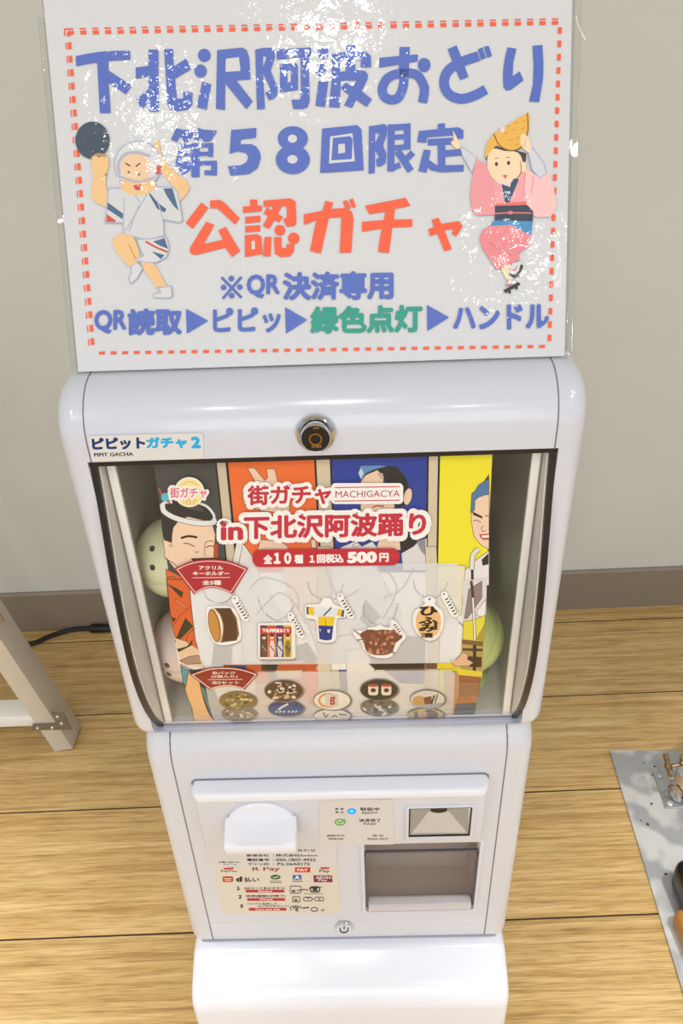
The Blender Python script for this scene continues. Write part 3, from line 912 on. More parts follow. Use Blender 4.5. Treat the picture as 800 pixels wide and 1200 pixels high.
for n, y0, tx, px in (('1', 341, ('QRコードをかざそう!', 230, 345, 472, 359), (239, 361, 466, 377, 'Scan')), ('2', 391, ('決済(認証)が完了!', 238, 391, 472, 406), (247, 410, 471, 426, 'Wait')), ('3', 446, None, (257, 467, 478, 483, 'Turn and Get'))):
    a.text({'1': '１', '2': '２', '3': '３'}[n], (186 + (int(n) - 1) * 10, y0, 206 + (int(n) - 1) * 9, y0 + 21), '#2d2827', 0.06)
    if tx: a.text(tx[0], tx[1:], '#2d2827', 0.02)
    a.rrect(px[0], px[1], px[2], px[3], 7, '#B43132'); a.up(); m = (px[0] + px[2]) / 2; w = 34 + 6 * len(px[4])
    a.text(px[4], (m - w * .7, px[1] + 2, m + w * .7, px[3] - 3), '#F0DFD6', 0.02)
a.text('ハンドルを回して', (246, 437, 424, 448), '#2d2827', 0.015)
a.text('カプセルをゲット!', (310, 450, 490, 461), '#2d2827', 0.015)
def outline(x0, y0, x1, y1, r, w, c): a.line(fillet([(x0, y0), (x1, y0), (x1, y1), (x0, y1)], [r] * 4, 4) + [(x0 + r, y0)][:0] + [fillet([(x0, y0), (x1, y0), (x1, y1), (x0, y1)], [r] * 4, 4)[0]], w, c)
outline(500, 340, 562, 380, 3, 4, '#584f4a'); a.rect(510, 362, 528, 374, '#584f4a'); a.line([(540, 366), (572, 360), (606, 362)], 5, '#584f4a')
outline(618, 344, 672, 372, 10, 7, '#2d2827'); a.rect(632, 350, 658, 366, '#2d2827'); a.line([(608, 352), (684, 346)], 4, '#2d2827')
a.line([(580, 384), (692, 384)], 3, '#8d8579')
outline(514, 402, 556, 432, 2, 4, '#584f4a'); a.rect(524, 416, 542, 427, '#584f4a')
outline(578, 404, 628, 426, 9, 4, '#584f4a'); outline(644, 404, 696, 426, 9, 4, '#584f4a'); a.line([(632, 415), (641, 415)], 4, '#584f4a'); a.line([(594, 410), (614, 410)], 4, '#584f4a')
a.line([(664, 411), (676, 419)], 3, '#584f4a'); a.line([(676, 411), (664, 419)], 3, '#584f4a')
a.line(crom([(505, 482), (500, 464), (520, 456), (548, 458), (572, 470)], 4), 4, '#2d2827'); a.line(crom([(512, 470), (528, 464), (546, 470), (530, 478), (548, 486)], 4), 5, '#2d2827'); a.line([(575, 468), (610, 464)], 6, '#2d2827')
a.line([(642 + 20 * math.cos(k * PI / 8), 476 + 11 * math.sin(k * PI / 8)) for k in range(17)], 4, '#2d2827'); a.line([(680, 478), (690, 484), (700, 474)], 4, '#2d2827')
a.build('payment_sticker', mach)

a = Art(LOW, h0=0.0006); a.crop(240, 970, 5)
a.poly(fillet([(0, 100), (772, 90), (776, 228), (8, 228)], [8, 8, 30, 8], 5), '#D3D1CF'); a.up()
a.text('い合わせ', (505, 120, 649, 138), '#2a2725', 0.02)
for t_, y0, y1, xa, xb, xc in (('管理会社', 150, 166, 241, 376, ('株式会社funbox', 415, 662)), ('電話番号', 176, 193, 246, 378, ('050-1807-4922', 416, 650)), ('マシンID', 201, 217, 251, 376, ('P2-26A0172', 424, 616))):
    a.text(t_, (xa, y0, xb, y1), '#2a2725', 0.025); a.ell(401, y0 + 4, 2.5, 2, '#2a2725'); a.ell(402, y1 - 4, 2.5, 2, '#2a2725')
    a.text(xc[0], (xc[1], y0, xc[2], y1), '#2a2725', 0.025)
a.text('お問い合わせ', (80, 193, 200, 203), '#3a3634', 0.02); a.text('フォーム', (106, 207, 186, 216), '#3a3634', 0.02)
a.build('contact_sticker', mach)

# ------------------------------------------------------------------ the poster behind the window
PS = Surf(POST)
X0 = sum(PS.uv(*p)[0] for p in ((185, 548), (189, 600), (191, 660))) / 3
X1 = sum(PS.uv(*p)[0] for p in ((572, 545), (571, 680), (563, 790))) / 3
a = Art(PS, h0=0.0003)
def uvrect(xa, xb, sa, sb, col):
    q = [(xa, sa), (xb, sa), (xb, sb), (xa, sb)]
    a._add([[q[0], q[1], q[2]], [q[0], q[2], q[3]]], col)
ST = PS.s[-1]
def X(px, py=560): return PS.uv(px, py)[0]
uvrect(X0, X1, 0, ST, '#D6C6AA'); a.up()
for xa, xb, col in ((X0, X(254), '#444543'), (X(254), X(268), '#17130f'), (X(256), X(266), '#CFC0A4'), (X(266.5), X(371.5), '#17130f'), (X(269), X(369), '#EE6F2C'), (X(387), X(502), '#17130f'), (X(389.5), X(499.5), '#1E3A9B'), (X(512.5), X1, '#17130f'), (X(515), X1, '#EFE425')):
    uvrect(xa, xb, 0, ST, col); a.up()
SK, LN = '#EFCFB2', '#3a2c25'
# man with headband
a.crop(180, 560, 5)
a.poly([(42, 160), (48, 290), (56, 352), (108, 376), (115, 300), (140, 250), (200, 222), (340, 255), (366, 250), (352, 190), (290, 158), (120, 135)], '#262422'); a.up()
a.poly([(108, 330), (115, 290), (150, 245), (200, 226), (340, 258), (362, 330), (352, 470), (300, 500), (130, 540), (76, 470), (62, 462), (66, 432), (54, 360), (106, 378)], SK, line=LN, lw=3); a.up()
a.poly([(265, 160), (300, 200), (200, 180), (180, 150)], '#4a4643')
a.line([(52, 150), (62, 195), (130, 235), (240, 262), (345, 262), (352, 240)], 34, LN, smooth=5); a.up()
a.line([(52, 150), (62, 195), (130, 235), (240, 262), (345, 262), (352, 240)], 28, '#E6E6E6', smooth=5)
a.line([(240, 140), (310, 165), (352, 215), (352, 250)], 14, '#E6E6E6', smooth=4)
a.line([(45, 170), (60, 145), (110, 142)], 14, '#E6E6E6', smooth=4); a.up()
a.line([(30, 62), (60, 120), (100, 150)], 9, '#C94E58'); a.up(); a.ell(68, 112, 24, 25, '#58BFD0'); a.up()
a.line([(160, 352), (205, 340), (256, 348)], 13, '#1c1613', smooth=3); a.line([(175, 382), (205, 384), (240, 402)], 5, '#1c1613', smooth=3)
a.line([(305, 410), (330, 396), (352, 402)], 5, '#1c1613', smooth=3); a.line([(308, 370), (300, 400), (300, 455)], 3, LN, smooth=3); a.line([(310, 375), (335, 365), (352, 375)], 4, LN)
a.poly([(236, 430), (268, 428), (252, 444)], '#C99C85'); a.poly([(218, 470), (350, 466), (345, 490), (230, 486)], '#5e1f1b')
a.line([(90, 390), (100, 405)], 3, LN); a.line([(100, 385), (112, 402)], 3, LN); a.line([(68, 470), (120, 500), (145, 525)], 4, LN)
a.poly([(352, 385), (378, 385), (378, 470), (350, 470)], '#B6481f')
a.poly([(72, 532), (130, 560), (225, 620), (225, 700), (84, 700)], '#DD6A2D', line=LN, lw=3); a.up()
a.poly([(98, 605), (150, 640), (195, 690), (185, 705), (130, 680)], '#3c3a2c'); a.line([(80, 580), (120, 575), (135, 600)], 4, LN); a.up()
# hand on the orange panel
a.crop(260, 540, 5)
hand = [(150, 42), (190, 40), (250, 112), (268, 100), (262, 46), (308, 46), (335, 150), (398, 200), (396, 290), (330, 300), (222, 292), (128, 250), (118, 170), (135, 130), (200, 130)]
a.poly(hand, SK, line=LN, lw=3); a.up()
a.line([(205, 265), (225, 292)], 4, LN); a.line([(250, 112), (262, 150)], 3, LN)
a.poly([(225, 460), (345, 470), (385, 500), (390, 560), (200, 560)], SK, line=LN, lw=3); a.up()
a.poly([(60, 600), (85, 480), (130, 490), (180, 560), (200, 640), (60, 680)], '#E2E0DC', line=LN, lw=3); a.line([(120, 500), (95, 620)], 3, LN); a.up()
a.poly([(520, 460), (548, 460), (552, 510), (525, 510)], '#D9CFC4', line=LN, lw=3)
a.up()
# man on the blue panel
a.crop(360, 540, 5)
a.poly([(340, 60), (430, 26), (520, 32), (575, 90), (600, 170), (585, 260), (505, 275), (470, 140), (440, 80)], '#1d1b1d'); a.up()
a.poly([(312, 118), (345, 80), (410, 52), (448, 90), (445, 125), (500, 150), (512, 275), (470, 300), (312, 300)], SK, line=LN, lw=3); a.up()
a.poly([(294, 72), (312, 26), (430, 24), (470, 30), (400, 48), (345, 70), (318, 115)], '#5B8FBF', line=LN, lw=3); a.poly([(300, 70), (315, 40), (330, 70), (315, 105)], '#BCD7E6'); a.up()
a.ell(588, 208, 24, 50, SK, 12, line=LN, lw=3); a.up()
a.poly([(405, 68), (442, 72), (445, 108), (425, 100)], '#C9AE98')
a.line([(380, 272), (410, 262), (450, 266)], 9, '#B5584C', smooth=3); a.line([(365, 250), (400, 250)], 5, LN); a.up()
a.poly([(430, 440), (545, 440), (545, 520), (400, 520)], SK); a.poly([(540, 470), (585, 425), (640, 450), (645, 500), (550, 560)], '#191718')
a.poly([(195, 505), (290, 465), (318, 500), (380, 470), (420, 520), (415, 640), (150, 640)], '#E4E2E0', line=LN, lw=3); a.up()
a.poly([(550, 540), (620, 500), (640, 480), (700, 450), (700, 640), (560, 640)], '#D9D7DA', line=LN, lw=3); a.up()
a.poly([(640, 470), (690, 455), (695, 560), (660, 520)], '#8d8b90'); a.ell(285, 492, 22, 10, '#E4E2E0', -15, line=LN, lw=3); a.up()
# singer on the yellow panel
a.crop(500, 540, 5.714)
a.poly([(378, 140), (415, 88), (415, 160)], '#23201f'); a.up()
a.poly([(318, 260), (345, 235), (415, 222), (415, 592), (365, 566), (312, 500), (296, 390), (300, 330)], SK, line=LN, lw=3); a.up()
a.poly([(300, 215), (318, 205), (345, 160), (415, 115), (415, 218), (350, 240), (322, 262), (318, 330), (292, 345)], '#4C77A8', line=LN, lw=3); a.up()
a.poly([(300, 335), (320, 345), (370, 370), (372, 385), (312, 362)], '#231d1b'); a.line([(308, 400), (335, 395), (360, 412)], 5, LN); a.line([(388, 368), (412, 366)], 6, LN)
a.line([(380, 430), (362, 450), (370, 470), (395, 468)], 4, LN); a.poly([(350, 490), (415, 486), (415, 525), (378, 528), (356, 510)], '#B0443B'); a.up(); a.poly([(362, 498), (415, 494), (415, 512), (372, 514)], '#F5EFE8')
a.poly([(180, 810), (240, 742), (330, 660), (415, 600), (415, 830), (180, 830)], '#E5E2E3', line=LN, lw=3); a.up(); a.poly([(365, 660), (412, 615), (412, 690), (372, 700)], '#221d1c'); a.up()
a.line([(345, 590), (308, 630), (300, 725)], 36, LN, smooth=4); a.up(); a.line([(345, 590), (308, 630), (300, 725)], 29, '#E2DFCF', smooth=4); a.up(); a.line([(302, 725), (305, 830)], 18, '#3b2320'); a.up()
# robes and hands further down, mostly under the veil
a.crop(180, 680, 6.15)
a.poly([(98, 0), (700, -60), (1240, -60), (2240, -60), (2240, 600), (1900, 640), (190, 640)], '#EEECE8'); a.up()
a.crop(0, 0, 1)
for P_, c_ in (([(258, 662), (300, 664), (330, 720), (300, 776), (262, 776)], '#E4E1DE'), ([(330, 664), (372, 664), (372, 740), (345, 720)], '#EDD2B8'), ([(372, 640), (388, 640), (388, 860), (374, 860)], '#DACBB4'),
               ([(388, 662), (440, 662), (470, 720), (440, 776), (390, 776)], '#E0DCDA'), ([(428, 702), (446, 722), (432, 734), (422, 726)], '#857B76'), ([(498, 640), (511, 640), (508, 860), (496, 860)], '#D8C7AE'), ([(512, 662), (545, 662), (540, 720), (512, 730)], '#E6DFAE'),
               ([(252, 752), (272, 752), (270, 778), (248, 778)], '#7d736d'), ([(272, 752), (284, 752), (286, 800), (272, 800)], '#EAE7E3'), ([(306, 770), (360, 752), (372, 772), (352, 790), (318, 800)], '#75665b'), ([(318, 776), (358, 772), (352, 794), (326, 796)], '#E8C8A8'),
               ([(410, 772), (440, 745), (498, 745), (498, 786), (440, 786)], '#857a74'), ([(405, 762), (428, 758), (446, 800), (440, 850), (410, 850)], '#EAE5DC'), ([(440, 776), (470, 800), (496, 800), (496, 852), (440, 852)], '#E4DDD0'),
               ([(262, 778), (372, 776), (370, 784), (262, 786)], '#C4552C'), ([(306, 777), (326, 777), (324, 785), (306, 785)], '#2c251d'), ([(270, 779), (290, 779), (286, 786), (266, 786)], '#33468c'), ([(432, 777), (498, 776), (497, 783), (440, 784)], '#2a211a'), ([(498, 776), (512, 776), (511, 783), (498, 783)], '#6b4a33'), ([(512, 776), (545, 775), (545, 782), (512, 783)], '#E3D21f'),
               ([(300, 800), (340, 796), (372, 830), (360, 856), (300, 856)], '#D9B9A4'), ([(330, 820), (350, 815), (362, 850), (350, 856)], '#9a8a7f'), ([(248, 800), (300, 795), (300, 812), (262, 830)], '#EFE2CE'), ([(520, 786), (545, 786), (540, 856), (518, 856)], '#C2936c')):
    a.poly(P_, c_, line='#8a7567', lw=0.6); a.up()
for L_ in ([(292, 690), (310, 676), (345, 690), (350, 715)], [(300, 720), (326, 694), (345, 706)], [(380, 664), (398, 700), (420, 690)], [(450, 664), (465, 690), (448, 725)], [(340, 700), (360, 730), (372, 760)], [(268, 700), (262, 730), (250, 760)], [(448, 700), (470, 690), (485, 664)], [(395, 745), (425, 742), (446, 752)], [(515, 690), (530, 720), (545, 735)]):
    a.line(L_, 1.0, '#6d625c', smooth=4)
a.up()
# strips left and right of the veil
a.crop(180, 680, 6.15)
a.poly([(98, -10), (255, -12), (272, 180), (302, 430), (322, 492), (232, 432), (158, 410), (130, 300)], '#DB632A', line=LN, lw=4); a.up()
a.poly([(100, 20), (150, 45), (215, 80), (205, 125)], '#33301f'); a.poly([(132, 255), (165, 275), (140, 300)], '#23201a'); a.poly([(230, 265), (288, 325), (165, 448), (155, 430)], '#37331f'); a.poly([(152, 140), (160, 132), (238, 188), (228, 198)], '#EA9157', line=LN, lw=3)
a.line([(268, 185), (200, 240), (138, 330)], 4, LN); a.line([(300, 340), (250, 380), (235, 432)], 4, LN); a.up()
a.poly([(158, 412), (232, 434), (330, 496), (345, 560), (370, 620), (200, 606), (178, 520)], '#E6C6A4'); a.up()
a.poly([(168, 490), (240, 470), (285, 418), (275, 462), (182, 512)], '#35301f'); a.poly([(188, 572), (260, 542), (325, 535), (345, 592), (240, 598)], '#B08F7C', line=LN, lw=4); a.up()
a.line([(190, 600), (290, 640), (370, 625)], 5, LN, smooth=3)
a.poly([(195, 612), (268, 652), (245, 745), (218, 745)], '#5E98A3', line=LN, lw=4); a.up()
a.crop(120, 690, 5.714)
a.poly([(575, 560), (640, 560), (655, 640), (680, 740), (752, 880), (770, 960), (640, 960), (600, 790), (555, 670)], '#EDBD85', line=LN, lw=4); a.up()
a.poly([(655, 640), (690, 670), (735, 830), (680, 720)], '#5f8a86', line=LN, lw=3); a.up()
a.crop(500, 680, 6.15)
a.poly([(255, 0), (430, -20), (424, 260), (260, 290)], '#DDD8D8'); a.poly([(300, 60), (395, 0), (395, 120), (290, 270), (268, 270)], '#8d7f80', line=LN, lw=3); a.up()
a.poly([(360, 215), (424, 130), (420, 262), (360, 250)], '#EDEBEA', line=LN, lw=3); a.poly([(262, 290), (330, 280), (420, 245), (408, 440), (255, 425)], '#E2D63F', line=LN, lw=3); a.up()
a.poly([(350, 420), (415, 300), (410, 440)], '#B29A33'); a.line([(318, 0), (332, 120)], 20, '#4b3029'); a.line([(330, 120), (345, 430)], 20, LN); a.up(); a.line([(330, 120), (345, 430)], 12, '#EEECE8'); a.up()
a.poly([(250, 418), (405, 434), (398, 700), (240, 690)], '#B6A05A'); a.up(); a.poly([(252, 418), (405, 436), (402, 470), (250, 452)], '#7E5D3A'); a.poly([(255, 482), (402, 486), (398, 505), (255, 500)], '#4a3826'); a.poly([(290, 540), (395, 545), (390, 620), (300, 615)], '#3b2c20'); a.poly([(330, 460), (355, 460), (350, 690), (328, 690)], '#3a2b22'); a.up()
a.poly([(190, 620), (300, 640), (395, 650), (390, 690), (235, 675)], '#E4D33c'); a.up()
a.poly([(160, 560), (200, 570), (262, 510), (300, 530), (290, 560), (335, 585), (300, 612), (200, 612)], '#E3B796', line=LN, lw=4); a.up()
a.poly([(232, 678), (388, 690), (374, 750), (368, 800), (240, 790)], '#A0603c', line=LN, lw=3); a.up()
a.crop(470, 740, 4)
a.poly([(275, 228), (368, 232), (358, 300), (270, 300)], '#9B7350', line=LN, lw=2); a.poly([(262, 300), (360, 296), (345, 330), (256, 335)], '#B4764A'); a.poly([(252, 334), (350, 328), (335, 420), (238, 420)], '#4a423e'); a.up()
# veils
a.crop(0, 0, 1)
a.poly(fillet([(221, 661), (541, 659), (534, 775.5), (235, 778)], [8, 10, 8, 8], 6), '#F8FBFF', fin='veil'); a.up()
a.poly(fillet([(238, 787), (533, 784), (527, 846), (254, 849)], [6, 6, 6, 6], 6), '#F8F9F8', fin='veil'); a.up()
# key holders: chains, name tags, charms
def chain(pts):
    P_ = crom(pts, 10); last = None
    for p in P_:
        if last is None or math.hypot(p[0] - last[0], p[1] - last[1]) > 2.0:
            a.ell(p[0], p[1], 0.75, 0.75, '#77767a', n=8); last = p
def name_tag(x, y):
    a.poly(fillet([(x, y), (x + 6, y - 1), (x + 21, y + 27), (x + 18, y + 31), (x + 12, y + 29), (x - 1, y + 6)], [2, 3, 2, 2, 3, 3], 3), '#F4F2F0', line='#b9b3b0', lw=0.7); a.up()
    a.ell(x + 3.2, y + 3, 1.1, 1.1, '#6d6a6c', n=10)
    for k in range(6):
        q = (x + 7 + k * 2.0, y + 9 + k * 3.4)
        a.line([(q[0] - 2.4, q[1] + .8), (q[0] + 1.2, q[1] - 1)], 1.5, '#26221f'); a.line([(q[0] + 1.0, q[1] - 2.6), (q[0] + 2.6, q[1] - 3.4)], 1.0, '#26221f')
    a.up()
chain([(238, 690), (244, 701), (258, 706), (268, 702), (276, 692)]); chain([(303, 702), (309, 716), (325, 726), (338, 718), (344, 709)]); chain([(360, 682), (366, 695), (380, 702), (396, 699), (402, 684)]); chain([(426, 708), (428, 722), (444, 732), (458, 729), (466, 707)]); chain([(484, 680), (488, 692), (503, 700), (516, 696), (524, 682)])
name_tag(272, 697); name_tag(337, 716.5); name_tag(395, 694); name_tag(516.5, 692)
def charm(pts, sm=4):
    P_ = crom(pts, sm, True) if sm else pts
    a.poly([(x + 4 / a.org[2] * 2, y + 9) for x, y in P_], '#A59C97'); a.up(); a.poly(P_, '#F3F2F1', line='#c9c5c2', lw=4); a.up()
a.crop(180, 680, 6.15)
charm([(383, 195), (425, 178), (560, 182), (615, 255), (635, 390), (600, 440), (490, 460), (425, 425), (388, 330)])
a.poly([(430, 192), (555, 192), (600, 262), (618, 380), (598, 425), (480, 440), (505, 330), (480, 235)], '#5A3A22'); a.line([(440, 195), (482, 250), (502, 330), (490, 430)], 7, '#D2A95E', smooth=4); a.line([(560, 200), (600, 290), (606, 400)], 4, '#B99152', smooth=4); a.up()
a.ell(440, 318, 42, 122, '#8f6228', -11); a.up(); a.ell(438, 320, 34, 112, '#C98F45', -11); a.up(); a.line([(520, 268), (546, 274)], 8, '#3a2415')
a.crop(290, 680, 6.15)
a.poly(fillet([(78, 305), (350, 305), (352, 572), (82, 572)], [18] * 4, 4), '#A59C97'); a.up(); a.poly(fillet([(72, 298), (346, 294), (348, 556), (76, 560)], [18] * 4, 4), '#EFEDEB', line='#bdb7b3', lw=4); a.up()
for k, c_ in enumerate(('#4a4038', '#D9602C', '#26346f', '#DDB730')):
    x0 = 92 + k * 57; a.rect(x0, 316, x0 + 55, 544, c_); a.up()
    a.ell(x0 + 28, 402, 14, 16, '#E9C9AC'); a.ell(x0 + 28, 388, 15, 9, '#2b2320'); a.poly([(x0 + 8, 470), (x0 + 18, 425), (x0 + 40, 425), (x0 + 50, 480), (x0 + 40, 542), (x0 + 14, 542)], ('#7d4a34', '#E6D9D0', '#D8D6DA', '#8a7a3c')[k]); a.line([(x0 + 12, 460), (x0 + 44, 500)], 8, ('#6fa3ab', '#b5452c', '#2b2a2c', '#3c3a5c')[k]); a.up()
a.rect(92, 330, 316, 380, '#C22A2B'); a.up(); a.text('下北沢阿波おどり', (106, 338, 302, 368), '#F8F4F2', 0.05)
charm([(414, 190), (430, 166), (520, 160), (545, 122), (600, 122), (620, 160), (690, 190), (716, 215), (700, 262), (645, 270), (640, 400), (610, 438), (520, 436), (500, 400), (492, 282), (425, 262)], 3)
a.poly([(430, 182), (540, 180), (580, 195), (625, 185), (698, 208), (690, 255), (640, 245), (628, 262), (508, 262), (478, 242), (428, 240)], '#DFE7EE'); a.up()
a.poly([(440, 182), (478, 184), (480, 246), (438, 238)], '#EBC81E'); a.poly([(424, 182), (440, 182), (438, 240), (426, 236)], '#2D3C86'); a.poly([(650, 196), (682, 204), (674, 252), (642, 246)], '#EBC81E'); a.poly([(682, 204), (698, 208), (690, 258), (674, 252)], '#2D3C86')
a.poly([(506, 252), (630, 254), (618, 320), (510, 318)], '#EBC81E'); a.up(); a.poly([(510, 316), (618, 320), (606, 418), (560, 424), (518, 414)], '#25378B'); a.up(); a.line([(562, 270), (562, 400)], 3, '#1b2a6b'); a.line([(548, 248), (568, 225), (590, 205), (602, 186)], 10, '#2d3140')
a.poly([(520, 335), (530, 350), (522, 362)], '#d8dde8'); a.poly([(575, 345), (596, 345), (590, 372), (575, 365)], '#d8dde8')
a.crop(400, 680, 6.15)
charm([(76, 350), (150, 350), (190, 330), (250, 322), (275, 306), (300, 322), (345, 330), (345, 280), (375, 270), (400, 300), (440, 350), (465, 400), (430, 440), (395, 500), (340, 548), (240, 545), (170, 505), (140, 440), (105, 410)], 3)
rr = random.Random(3)
a.poly([(130, 380), (190, 345), (250, 350), (300, 345), (350, 350), (400, 345), (440, 400), (390, 440), (370, 500), (330, 525), (240, 528), (175, 495), (160, 430)], '#7a4a36', smooth=2); a.up()
for k in range(52):
    x = rr.uniform(150, 410); y = rr.uniform(350, 515)
    if abs(x - 280) > 150 - (y - 350) * 0.35: continue
    a.ell(x, y, rr.uniform(8, 20), rr.uniform(7, 16), rr.choice(['#B9785A', '#8a4f38', '#D29A7C', '#5a3324', '#9c5c42', '#C88663']), rr.uniform(0, 90), n=9);
a.up()
for x, y, x2, y2 in ((90, 350, 150, 395), (110, 420, 170, 415), (440, 365, 380, 400), (180, 340, 215, 390), (330, 345, 320, 400), (240, 350, 250, 390)): a.line([(x, y), (x2, y2)], 8, '#8d4f3a')
name_tag_p = [(352, 285), (375, 272), (400, 290), (445, 365), (420, 385), (360, 320)]
a.poly(name_tag_p, '#F4F2F0', line='#c9c5c2', lw=3); a.up()
for k in range(4): a.line([(372 + k * 13, 318 + k * 16), (392 + k * 11, 308 + k * 14)], 8, '#33302e')
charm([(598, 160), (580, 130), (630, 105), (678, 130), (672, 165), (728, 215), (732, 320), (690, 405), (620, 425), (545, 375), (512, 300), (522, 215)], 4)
a.ell(624, 290, 92, 118, '#EDBE83'); a.up(); a.ell(632, 126, 8, 8, '#6d6a6c', n=10)
a.text('ひ', (560, 178, 692, 246), '#15100d', 0.05); a.text('ふ', (552, 252, 694, 306), '#15100d', 0.05); a.text('み', (556, 306, 676, 362), '#15100d', 0.05); a.text('漬', (566, 368, 660, 404), '#15100d', 0.03); a.rect(664, 290, 688, 345, '#3b2b20')
a.up()
# can badges
a.crop(200, 770, 4.444)
def badge(x, y, rx, ry, col, speck=None, n=0):
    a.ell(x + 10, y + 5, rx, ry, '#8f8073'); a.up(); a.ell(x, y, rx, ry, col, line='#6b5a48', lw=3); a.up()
    for k in range(n):
        t = rr.uniform(0, 2 * PI); q = math.sqrt(rr.random()) * 0.86
        a.ell(x + rx * q * math.cos(t), y + ry * q * math.sin(t), rr.uniform(6, 16), rr.uniform(4, 9), rr.choice(speck), rr.uniform(-40, 40), n=8);
    a.up()
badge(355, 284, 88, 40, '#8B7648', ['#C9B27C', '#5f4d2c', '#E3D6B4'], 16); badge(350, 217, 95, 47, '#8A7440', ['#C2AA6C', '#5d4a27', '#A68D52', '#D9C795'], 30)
badge(600, 257, 92, 41, '#34467C'); a.line([(560, 262), (585, 245), (612, 232)], 10, '#DDE0E4'); a.line([(570, 250), (600, 240)], 7, '#DDE0E4')
for x in (545, 565, 585, 610, 630, 648): a.line([(x, 276), (x + 10, 268)], 8, '#DDE0E4')
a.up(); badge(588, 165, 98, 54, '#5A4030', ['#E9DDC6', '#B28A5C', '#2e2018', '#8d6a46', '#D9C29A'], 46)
a.crop(370, 770, 4.444)
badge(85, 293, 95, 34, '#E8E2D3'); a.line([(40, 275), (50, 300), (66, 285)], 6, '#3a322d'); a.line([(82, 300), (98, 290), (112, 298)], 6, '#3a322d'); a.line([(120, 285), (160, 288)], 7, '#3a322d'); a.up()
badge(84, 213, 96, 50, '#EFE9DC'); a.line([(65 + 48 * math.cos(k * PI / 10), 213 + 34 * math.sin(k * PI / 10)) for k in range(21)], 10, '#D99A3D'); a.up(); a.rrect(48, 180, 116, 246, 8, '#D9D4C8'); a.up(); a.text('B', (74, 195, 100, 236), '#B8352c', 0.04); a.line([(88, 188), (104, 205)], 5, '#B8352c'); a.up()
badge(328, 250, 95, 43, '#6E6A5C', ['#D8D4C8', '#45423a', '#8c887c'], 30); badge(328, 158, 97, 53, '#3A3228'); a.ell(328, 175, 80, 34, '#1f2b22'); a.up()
for x in (298, 366):
    a.rrect(x - 26, 130, x + 26, 186, 14, '#E7DCC8'); a.up(); a.rect(x - 22, 128, x + 22, 142, '#B8452c'); a.ell(x, 160, 14, 11, '#4b2a26', n=12); a.up()
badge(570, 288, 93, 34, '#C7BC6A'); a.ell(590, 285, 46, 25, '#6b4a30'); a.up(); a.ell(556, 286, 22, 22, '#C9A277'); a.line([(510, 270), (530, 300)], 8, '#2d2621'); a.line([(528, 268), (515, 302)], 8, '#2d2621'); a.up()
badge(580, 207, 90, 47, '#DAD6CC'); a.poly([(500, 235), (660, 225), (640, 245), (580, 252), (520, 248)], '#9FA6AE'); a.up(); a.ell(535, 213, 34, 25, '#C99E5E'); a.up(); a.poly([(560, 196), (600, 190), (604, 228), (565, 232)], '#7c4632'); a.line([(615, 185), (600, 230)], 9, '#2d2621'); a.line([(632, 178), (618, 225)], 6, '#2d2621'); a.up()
# fan labels
a.crop(180, 560, 5)
def fan(P_top, P_bot, col, wl):
    pts = crom(P_top, 6) + crom(P_bot, 6); a.poly(pts, col); a.up()
    cx = sum(p[0] for p in pts) / len(pts); cy = sum(p[1] for p in pts) / len(pts)
    q = [(cx + (x - cx) * 0.93, cy + (y - cy) * 0.89) for x, y in pts]; a.line(q + [q[0]], wl, '#F3E6DE'); a.up()
fan([(126, 522), (220, 482), (340, 468), (455, 482), (556, 522)], [(462, 672), (400, 645), (340, 636), (290, 645), (240, 674)], '#B01F2B', 4)
a.text('アクリル', (268, 506, 410, 530), '#F5EDE6', 0.03); a.text('キーホルダー', (234, 538, 446, 563), '#F5EDE6', 0.03); a.line([(232, 576), (450, 574)], 3, '#F5EDE6'); a.text('全5種', (288, 590, 398, 618), '#F5EDE6', 0.03)
a.up(); a.crop(200, 770, 4.444)
fan([(103, 78), (190, 48), (280, 40), (370, 48), (457, 76)], [(386, 156), (340, 143), (295, 140), (250, 144), (204, 158)], '#96291f', 4)
a.text('缶バッジ', (218, 62, 338, 78), '#EBDCCB', 0.03); a.text('(2個入り)', (213, 81, 350, 98), '#EBDCCB', 0.03); a.line([(195, 105), (375, 103)], 3, '#EBDCCB'); a.text('全5セット', (214, 111, 358, 128), '#EBDCCB', 0.03)
a.up(2)
# headings
a.crop(0, 0, 1)
RED = '#C41F3A'
T1 = [(290, 567.5), (388, 565.5), (388.5, 589), (290.5, 591)]
T2 = [(286, 602.5), (499, 598), (499, 626), (286, 630.5)]
T3 = [(259, 610.5), (285.5, 610), (285.5, 631), (259, 631.5)]
def grow(q, d): return [(q[0][0] - d, q[0][1] - d), (q[1][0] + d, q[1][1] - d), (q[2][0] + d, q[2][1] + d), (q[3][0] - d, q[3][1] + d)]
a.text('街ガチャ', grow(T1, 5), '#F4F2F0', 0.17, 14); a.text('下北沢阿波踊り', grow(T2, 6), '#F4F2F0', 0.17, 14); a.text('in', grow(T3, 5), '#F4F2F0', 0.2, 14)
a.rrect(388, 564.5, 472, 589, 5, '#F4F2F0'); a.up(2)
a.text('街ガチャ', T1, RED, 0.035); a.text('下北沢阿波踊り', T2, RED, 0.04); a.text('in', T3, RED, 0.04)
a.text('MACHIGACYA', [(393, 573.8), (468, 572.8), (468, 580.4), (393, 581.6)], '#A52A3C', 0.0)
a.line([(392, 569.8), (468, 568.6)], 1.1, RED); a.line([(392, 585.6), (468, 584.4)], 1.1, RED)
a.poly(fillet([(296, 642.5), (468, 640.5), (468, 660.5), (296, 662.8)], [9.5] * 4, 8), '#C0142B'); a.up()
a.text('全', (309, 648, 319.5, 659), '#F7F2F0', 0.05); a.text('１０', (321, 645.5, 341.5, 659), '#F7F2F0', 0.07); a.text('種', (345, 648, 355.5, 658.5), '#F7F2F0', 0.05)
